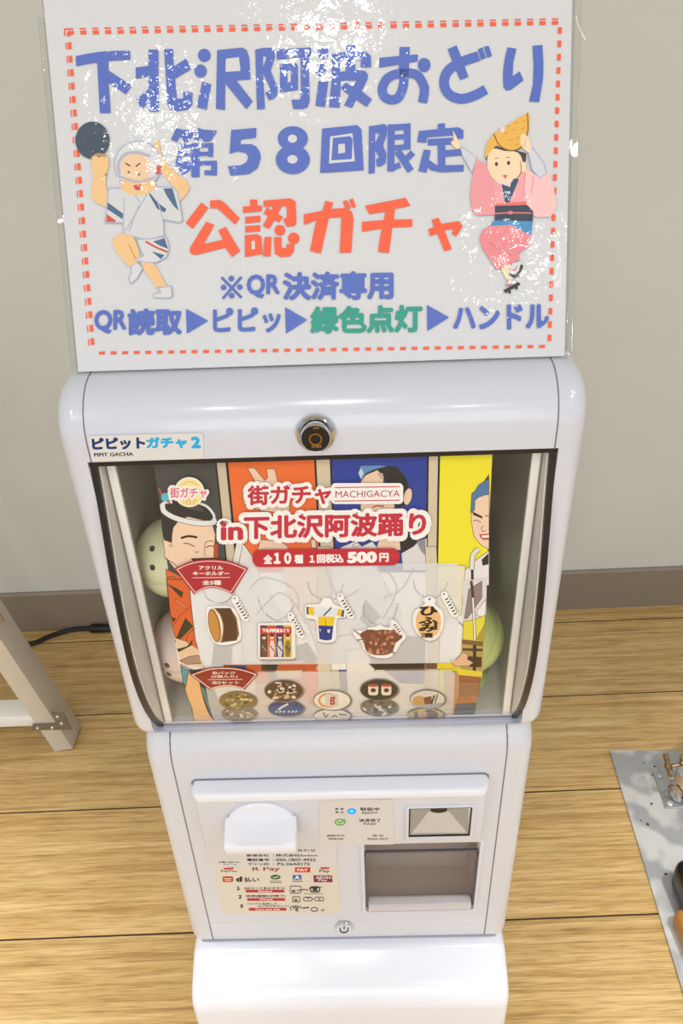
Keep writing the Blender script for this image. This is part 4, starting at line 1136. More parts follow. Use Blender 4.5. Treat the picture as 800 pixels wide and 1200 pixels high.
a.text('１回税込', [(362.5, 647.8), (402.5, 647), (402.5, 657.5), (362.5, 658.3)], '#F7F2F0', 0.05); a.text('500', [(406.5, 644.8), (441.5, 644.2), (441.5, 657.6), (406.5, 658.2)], '#F7F2F0', 0.07); a.text('円', (444, 646, 455, 656.5), '#F7F2F0', 0.05)
a.ell(222.6, 575, 17.6, 17.6, '#F6F1E4'); a.up(); a.ell(222.6, 575, 16, 16, '#F1E2A0'); a.up(); a.line([(213, 567), (222, 562.5), (232, 567)], 0.8, '#E0A34a', smooth=4)
for x in (216, 220, 224, 228): a.line([(x, 590), (x, 584 - (x % 3)), (x + 3, 584 - (x % 3)), (x + 3, 590)], 0.6, '#DE9B46')
a.text('街ガチャ', (197, 566.5, 246, 585.5), '#F4F0EE', 0.16, 12); a.up(2); a.text('街ガチャ', (200, 569.5, 243, 582), '#E0728A', 0.03)
poster = a.build('poster', mw=MW)
tag(poster, 'colourful curved paper poster behind the machine\'s clear window, red headings over four men', 'poster')
# sheet thickness: a plain back
bm = bmesh.new()
A_ = [bm.verts.new((X0, y, z)) for y, z in POST]; B_ = [bm.verts.new((X1, y, z)) for y, z in POST]
for i in range(len(POST) - 1): bm.faces.new((A_[i], B_[i], B_[i + 1], A_[i + 1]))
pb = build('poster_back', bm, mat('poster_paper', '#E9E6DF', 0.6), None, angle=60)
pb.parent = poster
sl = pb.modifiers.new('paper', 'SOLIDIFY'); sl.thickness = 0.0003; sl.offset = 0

# ------------------------------------------------------------------ capsules in the hopper
def capsule(px, py, Y, c1, c2, label, tilt, holes=((-0.26, -1.0, 0.35), (0.26, -1.0, 0.35))):
    d = ray_local(px, py); t = (Y - CAML.y) / d.y
    p = CAML + d * t
    root = empty('prize_capsule'); root.matrix_world = MW @ Matrix.Translation(p) @ Matrix.Rotation(math.radians(tilt[0]), 4, 'Y') @ Matrix.Rotation(math.radians(tilt[1]), 4, 'X')
    tag(root, label, 'capsule', 'capsules in the hopper')
    R = 0.0318
    bm = bmesh.new()
    lathe(bm, [(R, -0.0005)] + [(R * math.cos(u), R * math.sin(u)) for u in [i * PI / 2 / 14 for i in range(14)]] + [(0, R)], (0, 0, 0), n=48)
    build('capsule_lid', bm, c1, root, angle=60)
    bm = bmesh.new()
    lathe(bm, [(R * 1.004, 0.003), (R * 1.004, -0.003), (R * 0.99, -0.0035)] + [(R * 0.99 * math.cos(u), -0.003 - (R - 0.003) * math.sin(u)) for u in [i * PI / 2 / 14 for i in range(1, 14)]] + [(0, -R)], (0, 0, 0), n=48)
    build('capsule_base', bm, c2, root, angle=60)
    bm = bmesh.new()
    for hx in holes:
        n_ = Vector(hx).normalized()
        cyl(bm, n_ * (R - 0.0015), n_ * (R + 0.0002), 0.0023, n=16)
    build('air_hole', bm, mat('capsule_hole', '#4a4a40', 0.6), root)
    return root
MG = mat('pale_green_capsule', '#F6F7CA', 0.3); MG2 = mat('green_capsule', '#DCEC9C', 0.3); MP = mat('pink_capsule', '#FBE6DC', 0.3)
MD = mat('dull_green_capsule', '#9a9a70', 0.35)
capsule(207, 652, 0.042, MG, MG, 'pale yellow-green round capsule at upper left, half hidden by the poster', (0, 0), ((-0.35, -0.64, 0.69), (-0.35, -0.88, 0.32)))
capsule(222, 754, 0.040, MP, MP, 'pink round capsule low at the left of the window', (0, 0), ((-0.40, -0.91, 0.10), (-0.40, -0.88, -0.23)))
capsule(258, 812, 0.072, MG2, MG2, 'green capsule low behind the pink one at the poster\'s lower left edge', (10, 0, 0))
capsule(544, 744, 0.038, MG2, MG2, 'bright green round capsule low at the right of the window', (-50, 12, 0))
capsule(537, 806, 0.056, MG2, MG2, 'bright green capsule at bottom right, under the other bright green one', (-20, 0, 0))
capsule(532, 655, 0.112, MG, MG, 'dim olive capsule deep in the hopper at upper right', (0, 0, 0))

# ------------------------------------------------------------------ sign on top
SG0, SG1 = Vector((0.0234, 0.8277)), Vector((0.1026, 1.0272))
SS = Surf([SG0, SG1])
DIR = (SG1 - SG0).normalized()
XL = SS.uv(92, 440)[0]; XR = SS.uv(661, 430)[0]
SH = 0.2225
sign = empty('notice_sign'); sign.matrix_world = MW @ Matrix.Translation((0, 0.03, 0.828))
tag(sign, 'white laminated notice sign with blue and orange Japanese lettering leaning on the machine top', 'sign')
inv = Matrix.Translation((0, -0.03, -0.828))
SM = Matrix(((1, 0, 0, 0), (0, DIR.x, DIR.y, SG0.x), (0, DIR.y, -DIR.x, SG0.y), (0, 0, 0, 1)))   # X, s along sheet, depth behind it
bm = box(bmesh.new(), XL, XR, 0.002, SH, 0.0002, 0.0012)
bm.transform(SM)
M_PAPER = ink('#D2D5D9', 'film')
build('paper_sheet', bm, M_PAPER, sign, smooth=False).matrix_parent_inverse = inv
bm = bmesh.new()
box(bm, XL - 0.0055, XR + 0.0065, 0.003, SH - 0.012, 0.0022, 0.0052, 0.0008, 2)
box(bm, XL - 0.0035, XR + 0.004, 0.004, SH, 0.0062, 0.0082, 0.0006, 2)
bm.transform(SM)
build('card_case', bm, M_ACRYL, sign).matrix_parent_inverse = inv
bm = bmesh.new()
box(bm, XL - 0.0008, XL - 0.0002, 0.0, SH, -0.0004, 0.0018)
box(bm, XR + 0.0002, XR + 0.0012, 0.0, SH, -0.0004, 0.0018)
box(bm, XL, XR, 0.0008, 0.0020, -0.0004, 0.0018)
bm.transform(SM)
build('clear_rim', bm, M_ACRYL, sign, smooth=False).matrix_parent_inverse = inv
bm = bmesh.new()
q0 = Vector((0.0, SG0.x + DIR.x * 0.15 + 0.010, SG0.y + DIR.y * 0.15)); q1 = Vector((0.0, 0.19, 0.8284))
extrude_x(bm, [(q0.y, q0.z), (q0.y + 0.003, q0.z + 0.001), (q1.y + 0.003, q1.z), (q1.y, q1.z)], -0.05, 0.05)
build('support_leg', bm, M_ACRYL, sign, smooth=False).matrix_parent_inverse = inv

a = Art(SS, 'film', h0=0.00012)
BL, OR, GR = '#4C68C0', '#F15A30', '#139A86'
# dashed border
def lerp(p, q, t): return (p[0] + (q[0] - p[0]) * t, p[1] + (q[1] - p[1]) * t)
def dashes(p, q, n, w, duty, col, off=0.0):
    for k in range(n):
        a.line([lerp(p, q, (k + off) / n), lerp(p, q, (k + off + duty) / n)], w, col)
dashes((79.5, 38.5), (661, 26.5), 40, 4.6, 0.5, OR); dashes((78.5, 34), (661, 22), 40, 1.5, 0.5, OR)
dashes((81, 46.5), (109, 409), 23, 4.2, 0.5, OR, 0.2); dashes((77, 47), (104.5, 410), 23, 1.2, 0.5, OR, 0.2)
dashes((655.8, 32), (643.2, 408), 24, 4.4, 0.48, OR)
dashes((116, 413.8), (645, 405.8), 39, 3.6, 0.5, OR)
a.line([(75.8, 42), (75.8, 34.2), (82, 34)], 1.3, OR); a.line([(78.5, 40.5), (82.5, 40)], 4.4, OR)
PAPER = '#D2D5D9'
def shp(*polys, col=BL):
    for p in polys: a.poly(p, col)
def hole(*polys):
    a.up()
    for p in polys: a.poly(p, PAPER)
    a.up()
a.crop(80, 40, 5)
shp([(44, 130), (120, 115), (200, 103), (280, 99), (362, 99), (364, 150), (235, 158), (235, 213), (373, 303), (337, 354), (236, 284), (249, 462), (186, 464), (170, 167), (110, 176), (47, 189)])
shp([(471, 92), (528, 92), (530, 455), (471, 455), (471, 400), (430, 441), (401, 383), (471, 322), (471, 247), (396, 262), (395, 197), (471, 187)])
shp([(562, 90), (614, 88), (617, 193), (692, 143), (718, 207), (625, 262), (636, 380), (674, 378), (674, 335), (728, 345), (726, 415), (700, 443), (640, 451), (600, 443), (582, 415)])
a.crop(220, 40, 5)
a.ell(97, 125, 37, 38, BL); a.ell(75, 217, 36, 38, BL); shp([(85, 280), (138, 295), (110, 445), (52, 428)])
shp([(172, 95), (320, 80), (345, 95), (360, 140), (368, 265), (285, 272), (380, 395), (343, 441), (220, 290), (218, 445), (165, 438)])
shp([(395, 92), (440, 82), (440, 206), (440, 222), (452, 438), (405, 443)], [(438, 83), (490, 80), (508, 98), (510, 140), (485, 215), (528, 320), (525, 352), (505, 380), (475, 388), (453, 345), (475, 335), (480, 312), (438, 224), (438, 204), (461, 140), (456, 128), (438, 130)], [(518, 92), (722, 79), (722, 128), (522, 150)], [(660, 122), (707, 120), (714, 395), (700, 430), (670, 440), (617, 438), (607, 385), (655, 385), (662, 370)], [(540, 180), (630, 168), (645, 185), (645, 328), (540, 343)])
hole([(224, 146), (300, 137), (309, 217), (221, 222)], [(585, 215), (603, 215), (603, 280), (585, 285)])
a.crop(360, 40, 5)
a.ell(92, 110, 33, 38, BL); a.ell(77, 210, 34, 36, BL); shp([(66, 275), (123, 275), (104, 428), (47, 420)])
shp([(145, 118), (225, 105), (228, 68), (282, 66), (284, 103), (345, 105), (372, 130), (374, 195), (312, 195), (315, 153), (280, 155), (280, 210), (340, 218), (355, 240), (352, 265), (318, 335), (378, 382), (348, 428), (285, 385), (262, 433), (215, 418), (245, 360), (195, 317), (225, 285), (265, 310), (290, 272), (195, 275), (190, 432), (127, 428), (140, 285)])
shp([(421, 140), (648, 120), (646, 160), (421, 198)], [(540, 77), (600, 77), (594, 215), (535, 215)])
a.line([(567, 205), (562, 300), (535, 370), (490, 385), (450, 365), (440, 315), (475, 255), (560, 228), (640, 240), (680, 300), (685, 340), (674, 402)], 54, BL, smooth=7); a.ell(684, 182, 37, 41, BL)
hole([(192, 160), (224, 158), (223, 218), (192, 222)])
a.crop(500, 40, 5)
shp([(121, 90), (174, 67), (243, 250), (195, 271)], [(298, 90), (325, 78), (345, 140), (316, 152)], [(333, 75), (362, 70), (381, 130), (352, 140)], [(472, 78), (524, 87), (505, 165), (502, 247), (543, 219), (565, 272), (490, 328), (465, 331), (448, 310), (445, 230), (455, 150)], [(618, 70), (676, 65), (682, 170), (680, 260), (657, 400), (598, 395), (620, 300), (625, 180)])
a.line([(303, 130), (200, 165), (125, 215), (100, 285), (128, 352), (200, 380), (280, 360), (345, 325)], 57, BL, smooth=6)
# second line
a.crop(190, 135, 5)
shp([(82, 77), (118, 85), (186, 90), (180, 122), (155, 155), (125, 158), (118, 130), (100, 130), (88, 160), (52, 143)], [(210, 75), (240, 85), (322, 92), (305, 125), (280, 155), (245, 155), (225, 130), (210, 150), (183, 140)])
for q, w in (([(95, 182), (298, 176)], 26), ([(286, 165), (284, 245)], 28), ([(90, 230), (297, 226)], 24), ([(104, 212), (92, 298)], 28), ([(78, 286), (318, 280)], 25), ([(305, 270), (304, 350)], 34), ([(320, 340), (248, 337)], 28), ([(195, 165), (195, 364)], 48), ([(168, 295), (106, 334)], 44)): a.line(q, w, BL)
shp([(405, 88), (553, 75), (549, 133), (462, 143), (457, 172), (520, 170), (550, 183), (572, 215), (578, 250), (560, 310), (510, 345), (400, 355), (385, 300), (460, 295), (495, 275), (505, 245), (490, 222), (440, 213), (395, 228)])
a.crop(0, 0, 1)
a.ell(343, 162.5, 17.6, 14.4, BL); a.ell(343, 187.2, 20, 17, BL); hole(); a.ell(342.6, 162.8, 5.4, 4.8, PAPER); a.ell(342.6, 187, 6, 5, PAPER)
a.up(); a.crop(340, 135, 3.636)
shp([(136, 58), (285, 43), (303, 60), (313, 235), (127, 247)]); hole([(170, 92), (265, 78), (275, 197), (165, 207)]); shp([(182, 98), (255, 90), (266, 105), (262, 188), (175, 193)]); hole([(205, 125), (232, 122), (234, 160), (204, 165)])
shp([(335, 48), (362, 45), (360, 247), (333, 250)], [(360, 45), (400, 38), (413, 50), (410, 85), (395, 130), (410, 165), (405, 205), (385, 220), (368, 218), (365, 190), (378, 180), (360, 145), (360, 125), (380, 80), (360, 75)])
for q, w in (([(430, 40), (428, 240)], 30), ([(418, 55), (512, 48)], 26), ([(498, 42), (498, 142)], 28), ([(430, 95), (510, 91)], 21), ([(430, 140), (512, 135)], 22), ([(456, 152), (513, 238)], 30), ([(522, 160), (486, 196)], 26), ([(428, 228), (468, 212)], 24)): a.line(q, w, BL)
shp([(628, 38), (658, 35), (660, 62), (628, 62)], [(548, 68), (715, 52), (737, 65), (737, 100), (705, 102), (703, 85), (583, 95), (578, 118), (540, 115)], [(585, 103), (690, 97), (690, 125), (585, 130)], [(628, 122), (660, 122), (660, 215), (628, 220)], [(655, 150), (735, 145), (735, 172), (655, 178)], [(568, 148), (598, 150), (580, 246), (545, 238)], [(580, 185), (625, 215), (738, 212), (738, 240), (640, 244), (600, 235), (575, 215)])
# third line
a.crop(205, 225, 4.444)
shp([(138, 55), (174, 84), (92, 192), (56, 161)], [(183, 45), (235, 42), (262, 60), (338, 138), (313, 170), (222, 86), (184, 85)], [(163, 155), (205, 172), (150, 272), (250, 248), (225, 200), (264, 182), (340, 308), (297, 340), (262, 290), (150, 318), (105, 329), (80, 320), (76, 295)],
    [(390, 40), (428, 40), (430, 72), (452, 72), (452, 100), (354, 110), (354, 76), (390, 74)], [(366, 130), (444, 124), (444, 156), (366, 164)], [(366, 178), (444, 174), (444, 204), (366, 211)], [(364, 225), (430, 220), (450, 235), (454, 323), (364, 340)],
    [(461, 45), (600, 34), (628, 50), (632, 160), (622, 178), (582, 182), (562, 140), (582, 135), (582, 85), (576, 74), (461, 78)], [(466, 236), (502, 234), (498, 335), (456, 335)], [(515, 236), (553, 236), (556, 292), (580, 292), (580, 272), (620, 272), (620, 310), (600, 335), (550, 340), (520, 322)], col=OR)
a.line([(470, 97), (552, 145)], 36, OR); a.line([(537, 72), (474, 185)], 38, OR); a.ell(546, 200, 28, 28, OR); a.ell(618, 242, 30, 30, OR)
hole([(399, 257), (416, 255), (417, 298), (400, 300)])
a.crop(365, 225, 4)
shp([(-37, 106), (50, 88), (65, 41), (102, 50), (92, 80), (165, 75), (190, 95), (196, 130), (186, 284), (131, 286), (140, 118), (80, 122), (43, 289), (-8, 276), (22, 132), (-36, 155)], [(145, 45), (165, 38), (185, 75), (160, 82)], [(175, 38), (193, 30), (208, 70), (190, 75)],
    [(250, 65), (440, 28), (463, 65), (390, 80), (385, 130), (472, 128), (472, 163), (378, 167), (362, 287), (310, 280), (328, 172), (235, 187), (236, 140), (338, 132), (345, 92), (270, 105)],
    [(562, 130), (595, 122), (608, 150), (690, 137), (707, 160), (690, 190), (675, 210), (655, 195), (668, 172), (622, 180), (656, 268), (622, 279), (588, 195), (555, 208), (545, 175), (573, 165)], col=OR)
# fourth and fifth lines
a.crop(0, 0, 1)
a.line([(259.5, 325), (283, 349)], 3, BL); a.line([(283, 324.5), (261, 350)], 3, BL)
for x, y in ((271, 326.5), (271.5, 346.5), (262, 337), (281, 336.5)): a.ell(x, y, 3.3, 3.3, BL)
a.text('QR', [(289, 322), (328, 321), (328, 349), (289, 350)], BL, 0.035)
a.text('決済専用', [(331, 319), (461, 317), (461, 351), (331, 352.5)], BL, 0.045)
a.text('QR', [(110.5, 363.5), (149, 362.5), (148, 390.5), (111, 391.5)], BL, 0.035)
a.text('読取', [(149.5, 362), (214, 360.5), (213, 392.5), (150, 393.5)], BL, 0.045)
shp([(218, 362), (244, 376), (219, 391)], [(334, 360), (360, 375), (335, 391)], [(500, 357.5), (526, 372), (500.5, 388)])
a.text('ピピッ', [(249.5, 361), (329, 359.5), (329, 389.5), (249.5, 391)], BL, 0.035)
a.text('緑色点灯', [(363.5, 359), (495, 356.5), (494.5, 389.5), (363.5, 391.5)], GR, 0.045)
a.text('ハンドル', [(530, 358), (643, 355.5), (643, 385.5), (530.5, 387.5)], BL, 0.045)
a.up()
# dancing man with a round fan
a.crop(70, 120, 3.75)
SKM, OUT = '#EBC38A', '#AEB3C8'
a.poly([(142, 250), (215, 240), (205, 330), (205, 375), (225, 440), (205, 460), (160, 440), (140, 410), (148, 330)], SKM, smooth=3); a.up()
a.ell(145, 168, 75, 82, '#33475C'); a.up(); a.line([(142, 250), (165, 232), (205, 235)], 14, '#B98A55', smooth=4); a.line([(185, 262), (205, 325)], 9, '#B98A55'); a.up()
a.poly([(145, 245), (165, 238), (190, 262), (212, 250), (216, 290), (195, 318), (160, 318), (142, 290)], SKM, smooth=3); a.up()
a.poly([(418, 185), (440, 170), (450, 240), (510, 310), (555, 345), (570, 380), (535, 430), (490, 420), (505, 380), (440, 300), (410, 240)], SKM, smooth=3); a.up()
a.poly([(215, 380), (500, 372), (520, 400), (540, 520), (525, 528), (455, 515), (460, 590), (380, 608), (285, 582), (280, 530), (200, 528), (208, 470)], '#D1D4D8', line=OUT, lw=6); a.up()
a.poly([(212, 440), (280, 490), (278, 515), (210, 470)], '#40618C'); a.poly([(208, 492), (248, 520), (245, 528), (205, 525)], '#CF4A3A'); a.poly([(392, 392), (430, 440), (470, 470), (462, 485), (430, 470), (395, 410)], '#40618C'); a.poly([(456, 380), (496, 378), (524, 478), (500, 455), (470, 410)], '#40618C'); a.up()
a.line([(385, 405), (290, 565)], 6, OUT); a.line([(325, 400), (355, 440)], 6, OUT); a.line([(350, 450), (305, 570)], 6, OUT); a.line([(285, 420), (282, 530)], 5, OUT); a.line([(430, 430), (455, 515)], 5, OUT); a.line([(290, 580), (380, 602), (462, 585)], 6, OUT, smooth=4); a.up()
a.ell(345, 275, 102, 104, '#D4D6DA', line=OUT, lw=6); a.up()
a.ell(345, 365, 78, 44, SKM); a.up(); a.ell(335, 285, 66, 62, '#EBC9A2'); a.up()
a.line([(265, 320), (260, 270), (290, 230), (345, 222), (400, 240)], 14, OUT, smooth=5); a.line([(262, 325), (340, 350), (420, 330), (446, 300)], 10, OUT, smooth=5); a.up()
a.line([(290, 268), (312, 282)], 6, '#3f332c'); a.line([(335, 284), (355, 268)], 6, '#3f332c'); a.ell(305, 308, 6, 5, '#56606c'); a.ell(350, 318, 6, 5, '#56606c'); a.poly([(325, 365), (360, 362), (352, 388), (332, 386)], '#C8404a'); a.line([(300, 318), (320, 325), (345, 322)], 6, '#EFD9BE')
a.poly([(430, 275), (450, 285), (440, 318), (420, 316)], '#D05340'); a.up()
a.poly([(232, 610), (265, 580), (320, 590), (345, 640), (350, 690), (310, 722), (260, 670)], SKM, smooth=3); a.poly([(350, 680), (400, 690), (430, 730), (472, 808), (425, 812), (370, 735)], SKM); a.up()
a.poly([(340, 605), (470, 595), (482, 640), (470, 680), (430, 702), (395, 705), (345, 698), (335, 690), (370, 675)], '#D4D6DA', line=OUT, lw=5); a.up()
a.poly([(410, 612), (462, 598), (478, 645), (440, 630)], '#40618C'); a.poly([(405, 655), (462, 672), (445, 690)], '#40618C'); a.line([(378, 612), (430, 640), (475, 658)], 9, '#CF4A3A', smooth=4); a.line([(305, 625), (335, 690)], 5, '#C98F4E'); a.up()
a.poly([(315, 720), (345, 705), (365, 730), (340, 775), (312, 798), (306, 770), (318, 745)], '#D5D8DC', line=OUT, lw=5); a.up(); a.poly([(435, 815), (490, 808), (495, 850), (480, 860), (415, 858), (412, 845), (445, 835)], '#D5D8DC', line=OUT, lw=5); a.up()
# dancing woman with a straw hat
a.crop(510, 120, 3.75)
SKW = '#F5D9B4'
a.poly([(105, 190), (180, 245), (160, 310), (120, 240)], '#CCD2DC', line=OUT, lw=4); a.up(); a.poly([(75, 125), (95, 160), (108, 185), (100, 208), (80, 195), (66, 175), (82, 168)], SKW, smooth=3); a.up()
a.poly([(180, 248), (225, 275), (300, 340), (268, 495), (180, 498), (158, 470), (152, 400), (165, 310)], '#EA9AA0'); a.poly([(260, 350), (330, 340), (400, 290), (420, 400), (420, 500), (260, 500)], '#EFA3A8'); a.up()
a.poly([(395, 290), (440, 320), (495, 310), (520, 380), (530, 460), (505, 505), (440, 505), (405, 480), (385, 380)], '#F3C3C3'); a.line([(395, 310), (388, 380), (398, 430)], 4, '#DF8F98', smooth=4); a.line([(430, 320), (420, 400)], 4, '#DF8F98'); a.up()
a.poly([(405, 215), (428, 205), (475, 270), (485, 310), (460, 335), (425, 300)], '#D0D4DE', line=OUT, lw=5); a.up()
a.poly([(220, 255), (235, 200), (300, 195), (360, 215), (398, 225), (395, 262), (370, 270)], '#3A3331'); a.up()
a.poly([(228, 240), (255, 205), (300, 215), (360, 222), (382, 265), (372, 310), (340, 345), (300, 358), (262, 345), (232, 300)], SKW, smooth=3); a.up(); a.ell(385, 285, 12, 22, SKW); a.up()
a.poly([(215, 250), (222, 190), (252, 140), (405, 45), (414, 60), (410, 130), (380, 200), (330, 220), (265, 190)], '#E8B44A'); a.up()
a.line([(255, 140), (280, 190), (330, 214), (378, 195), (404, 130), (402, 50)], 5, '#6b4a20', smooth=4)
for x, y in ((310, 110), (345, 95), (378, 85), (300, 140), (335, 125), (372, 120), (320, 170), (350, 160), (345, 190)): a.line([(x, y), (x + 18, y - 5)], 3, '#B9832c')
a.poly([(282, 108), (305, 112), (300, 132), (286, 136)], '#DCDDDD'); a.up()
a.poly([(378, 140), (405, 155), (420, 205), (408, 222), (385, 205), (372, 180)], SKW, smooth=3); a.line([(395, 165), (388, 200)], 3, '#D9A86a'); a.up()
a.ell(267, 273, 7, 9, '#3a2c28'); a.ell(320, 268, 7, 9, '#3a2c28'); a.line([(258, 248), (276, 246)], 3, '#8a5f45'); a.line([(308, 244), (328, 244)], 3, '#8a5f45'); a.poly([(292, 322), (316, 320), (306, 338)], '#D9565c'); a.line([(372, 260), (374, 310), (345, 350)], 3, '#4a4a52', smooth=4)
a.line([(265, 345), (305, 362), (350, 342)], 9, '#DADCDF', smooth=4); a.up()
a.poly([(290, 360), (318, 372), (345, 335), (365, 340), (322, 445), (304, 440)], '#2B4A6C'); a.poly([(315, 362), (330, 360), (324, 376)], SKW); a.up()
a.poly([(260, 455), (402, 452), (428, 480), (426, 525), (260, 522)], '#2C3A4D'); a.poly([(265, 448), (330, 440), (400, 438), (398, 452), (265, 456)], '#E2736f'); a.line([(258, 490), (330, 486), (420, 488)], 6, '#E2736f'); a.ell(328, 486, 12, 8, '#E2736f'); a.up()
a.poly([(236, 545), (258, 520), (426, 524), (420, 585), (340, 545)], '#3E8FC6'); a.up()
a.poly([(232, 545), (330, 540), (418, 585), (412, 630), (362, 668), (372, 690), (268, 738), (205, 640), (194, 600), (205, 565)], '#E8888F'); a.up(); a.line([(232, 615), (285, 650), (335, 675)], 3, '#C9616c', smooth=4)
a.poly([(285, 732), (322, 712), (350, 720), (345, 760), (335, 782), (312, 780)], SKW); a.up()
a.poly([(322, 735), (335, 708), (372, 698), (380, 712), (362, 752), (330, 760)], '#D6D8DC', line=OUT, lw=3); a.up(); a.line([(320, 755), (345, 765), (368, 750), (378, 715)], 13, '#262425', smooth=3); a.line([(362, 745), (366, 760)], 10, '#262425'); a.line([(328, 735), (345, 740), (358, 722)], 5, '#D9565c'); a.up()
a.poly([(310, 800), (320, 780), (355, 785), (358, 798)], '#D6D8DC', line=OUT, lw=3); a.up(); a.line([(302, 832), (368, 795)], 15, '#262425'); a.line([(322, 826), (326, 840)], 11, '#262425'); a.line([(352, 808), (357, 822)], 11, '#262425'); a.line([(308, 806), (322, 802), (332, 808)], 5, '#D9565c')
a.build('printed_artwork', sign).matrix_parent_inverse = inv
# loose white thread at the sign's right edge
bm = bmesh.new()
pts = []
for px, py in ((674.5, 18), (676, 27), (680, 37), (685.5, 47)):
    d = ray_local(px, py); t = (0.099 - CAML.y) / d.y; pts.append(CAML + d * t)
tube(bm, crom(pts, 4), 0.0005, 6)
build('loose_thread', bm, mat('white_thread', '#F2F2F2', 0.6), sign).matrix_parent_inverse = inv

# ------------------------------------------------------------------ board stand at left
def pt_y(px, py, Y):
    d = ray_world(px, py); return CAMP + d * (Y / d.y)
def pt_z(px, py, Z):
    d = ray_world(px, py); return CAMP + d * ((Z - CAMH) / d.z)
foot = pt_z(80, 866, 0.0)
YB = foot.y
top = pt_y(-36, 690, YB)
bs = empty('board_stand', (foot.x, foot.y, 0))
tag(bs, 'beige-grey metal board stand with slanted leg and low crossbar at the left edge', 'stand')
inv = Matrix.Translation((-foot.x, -foot.y, 0))
def bar(bm, p, q, w, dep, bw=0.002):
    """rectangular tube from p to q lying in a plane y = const; w in plane, dep along Y"""
    p, q = Vector(p), Vector(q); d = (q - p).normalized(); s = Vector((-d.z, 0, d.x))
    t = bmesh.new()
    A_ = [t.verts.new(p + s * (i * w / 2) + Vector((0, j * dep / 2, 0))) for i, j in ((-1, -1), (1, -1), (1, 1), (-1, 1))]
    B_ = [t.verts.new(q + s * (i * w / 2) + Vector((0, j * dep / 2, 0))) for i, j in ((-1, -1), (1, -1), (1, 1), (-1, 1))]
    t.faces.new(A_[::-1]); t.faces.new(B_)
    for k in range(4): t.faces.new((A_[k], A_[(k + 1) % 4], B_[(k + 1) % 4], B_[k]))
    bmesh.ops.recalc_face_normals(t, faces=t.faces[:]); bevel(t, bw, 2); join(bm, t)
dl = (top - foot).normalized()
ext = foot + dl * 0.75
bm = bmesh.new(); bar(bm, foot + Vector((0, 0, 0.0)), ext, 0.034, 0.052)
for v in bm.verts: v.co.z = max(v.co.z, 0.0)
build('leg', bm, M_ALU, bs).matrix_parent_inverse = inv
far = ext + Vector((-0.05, 0.0, 0.0))
bm = bmesh.new(); bar(bm, Vector((foot.x - 0.62, YB, 0.0)), Vector((far.x - 0.42, YB, far.z)), 0.034, 0.052)
for v in bm.verts: v.co.z = max(v.co.z, 0.0)
build('leg', bm, M_ALU, bs).matrix_parent_inverse = inv
cz = pt_y(20, 849, YB - 0.026).z
bm = bmesh.new(); bar(bm, Vector((foot.x - 0.62, YB, cz)), Vector((foot.x - 0.016, YB, cz)), 0.024, 0.04)
build('crossbar', bm, M_RAIL, bs).matrix_parent_inverse = inv
bm = bmesh.new(); bar(bm, Vector((far.x - 0.44, YB, far.z - 0.02)), Vector((ext.x, YB, ext.z - 0.02)), 0.036, 0.03)
build('top_rail', bm, M_ALU, bs).matrix_parent_inverse = inv
fy = YB - 0.0285
K = [pt_y(*p, fy) for p in ((60, 835), (74, 836), (84, 855), (37, 856), (38, 849), (66, 848))]
bm = bmesh.new()
fr_ = [bm.verts.new(k) for k in K]; bk = [bm.verts.new(k + Vector((0, 0.002, 0))) for k in K]
bm.faces.new(fr_); bm.faces.new(bk[::-1])
for i in range(6): bm.faces.new((fr_[i], bk[i], bk[(i + 1) % 6], fr_[(i + 1) % 6]))
cp = build('corner_plate', bm, M_CORNER, bs, smooth=False); cp.matrix_parent_inverse = inv
for px, py in ((67, 840), (72, 848), (44, 853.5), (61, 853)):
    bm = bmesh.new(); c_ = pt_y(px, py, fy); lathe(bm, [(0.0034, 0.0), (0.003, 0.0012), (0.0018, 0.002), (0, 0.0022)], c_, (0, -1, 0), 16)
    rv = build('rivet', bm, M_CHROME, cp); 
K = [pt_y(*p, fy) for p in ((-14, 712), (-2, 716), (5, 728), (-8, 733), (-30, 733), (-30, 716))]
bm = bmesh.new()
fr_ = [bm.verts.new(k) for k in K]; bk = [bm.verts.new(k + Vector((0, 0.002, 0))) for k in K]
bm.faces.new(fr_); bm.faces.new(bk[::-1])
for i in range(6): bm.faces.new((fr_[i], bk[i], bk[(i + 1) % 6], fr_[(i + 1) % 6]))
build('joint_plate', bm, M_CORNER, bs, smooth=False).matrix_parent_inverse = inv

# ------------------------------------------------------------------ power cable behind the machine
pc = empty('power_cable', pt_z(60, 745, 0))
tag(pc, 'black power cable running over the floor along the skirting', 'cable')
inv = Matrix.Translation(-Vector(pc.location))
cpts = [pt_z(px, py, 0.0055) for px, py in ((-60, 762), (-20, 763), (0, 760), (20, 757), (40, 753.5), (62, 744), (85, 738), (108, 736.5))]
bm = bmesh.new(); tube(bm, crom(cpts, 5), 0.0048, 10); build('cord', bm, M_CABLE, pc).matrix_parent_inverse = inv
p0, p1 = pt_z(106, 736.5, 0.0085), pt_z(150, 736, 0.0085)
bm = bmesh.new(); cyl(bm, p0, p1, 0.0085, n=20, bw=0.001); build('connector', bm, M_CABLE, pc).matrix_parent_inverse = inv
bm = bmesh.new()
for k in range(4):
    q = p0.lerp(p1, 0.06 + 0.09 * k); cyl(bm, q, q + (p1 - p0).normalized() * 0.002, 0.0094, n=20)
build('strain_relief', bm, M_CABLE, pc).matrix_parent_inverse = inv
q = [p1, p1.lerp(Vector((0.0, 0.95, 0.006)), 0.4), Vector((0.0, 0.95, 0.006)), Vector((0.06, 0.80, 0.006))]
bm = bmesh.new(); tube(bm, crom(q, 6), 0.0048, 10); build('cord', bm, M_CABLE, pc).matrix_parent_inverse = inv

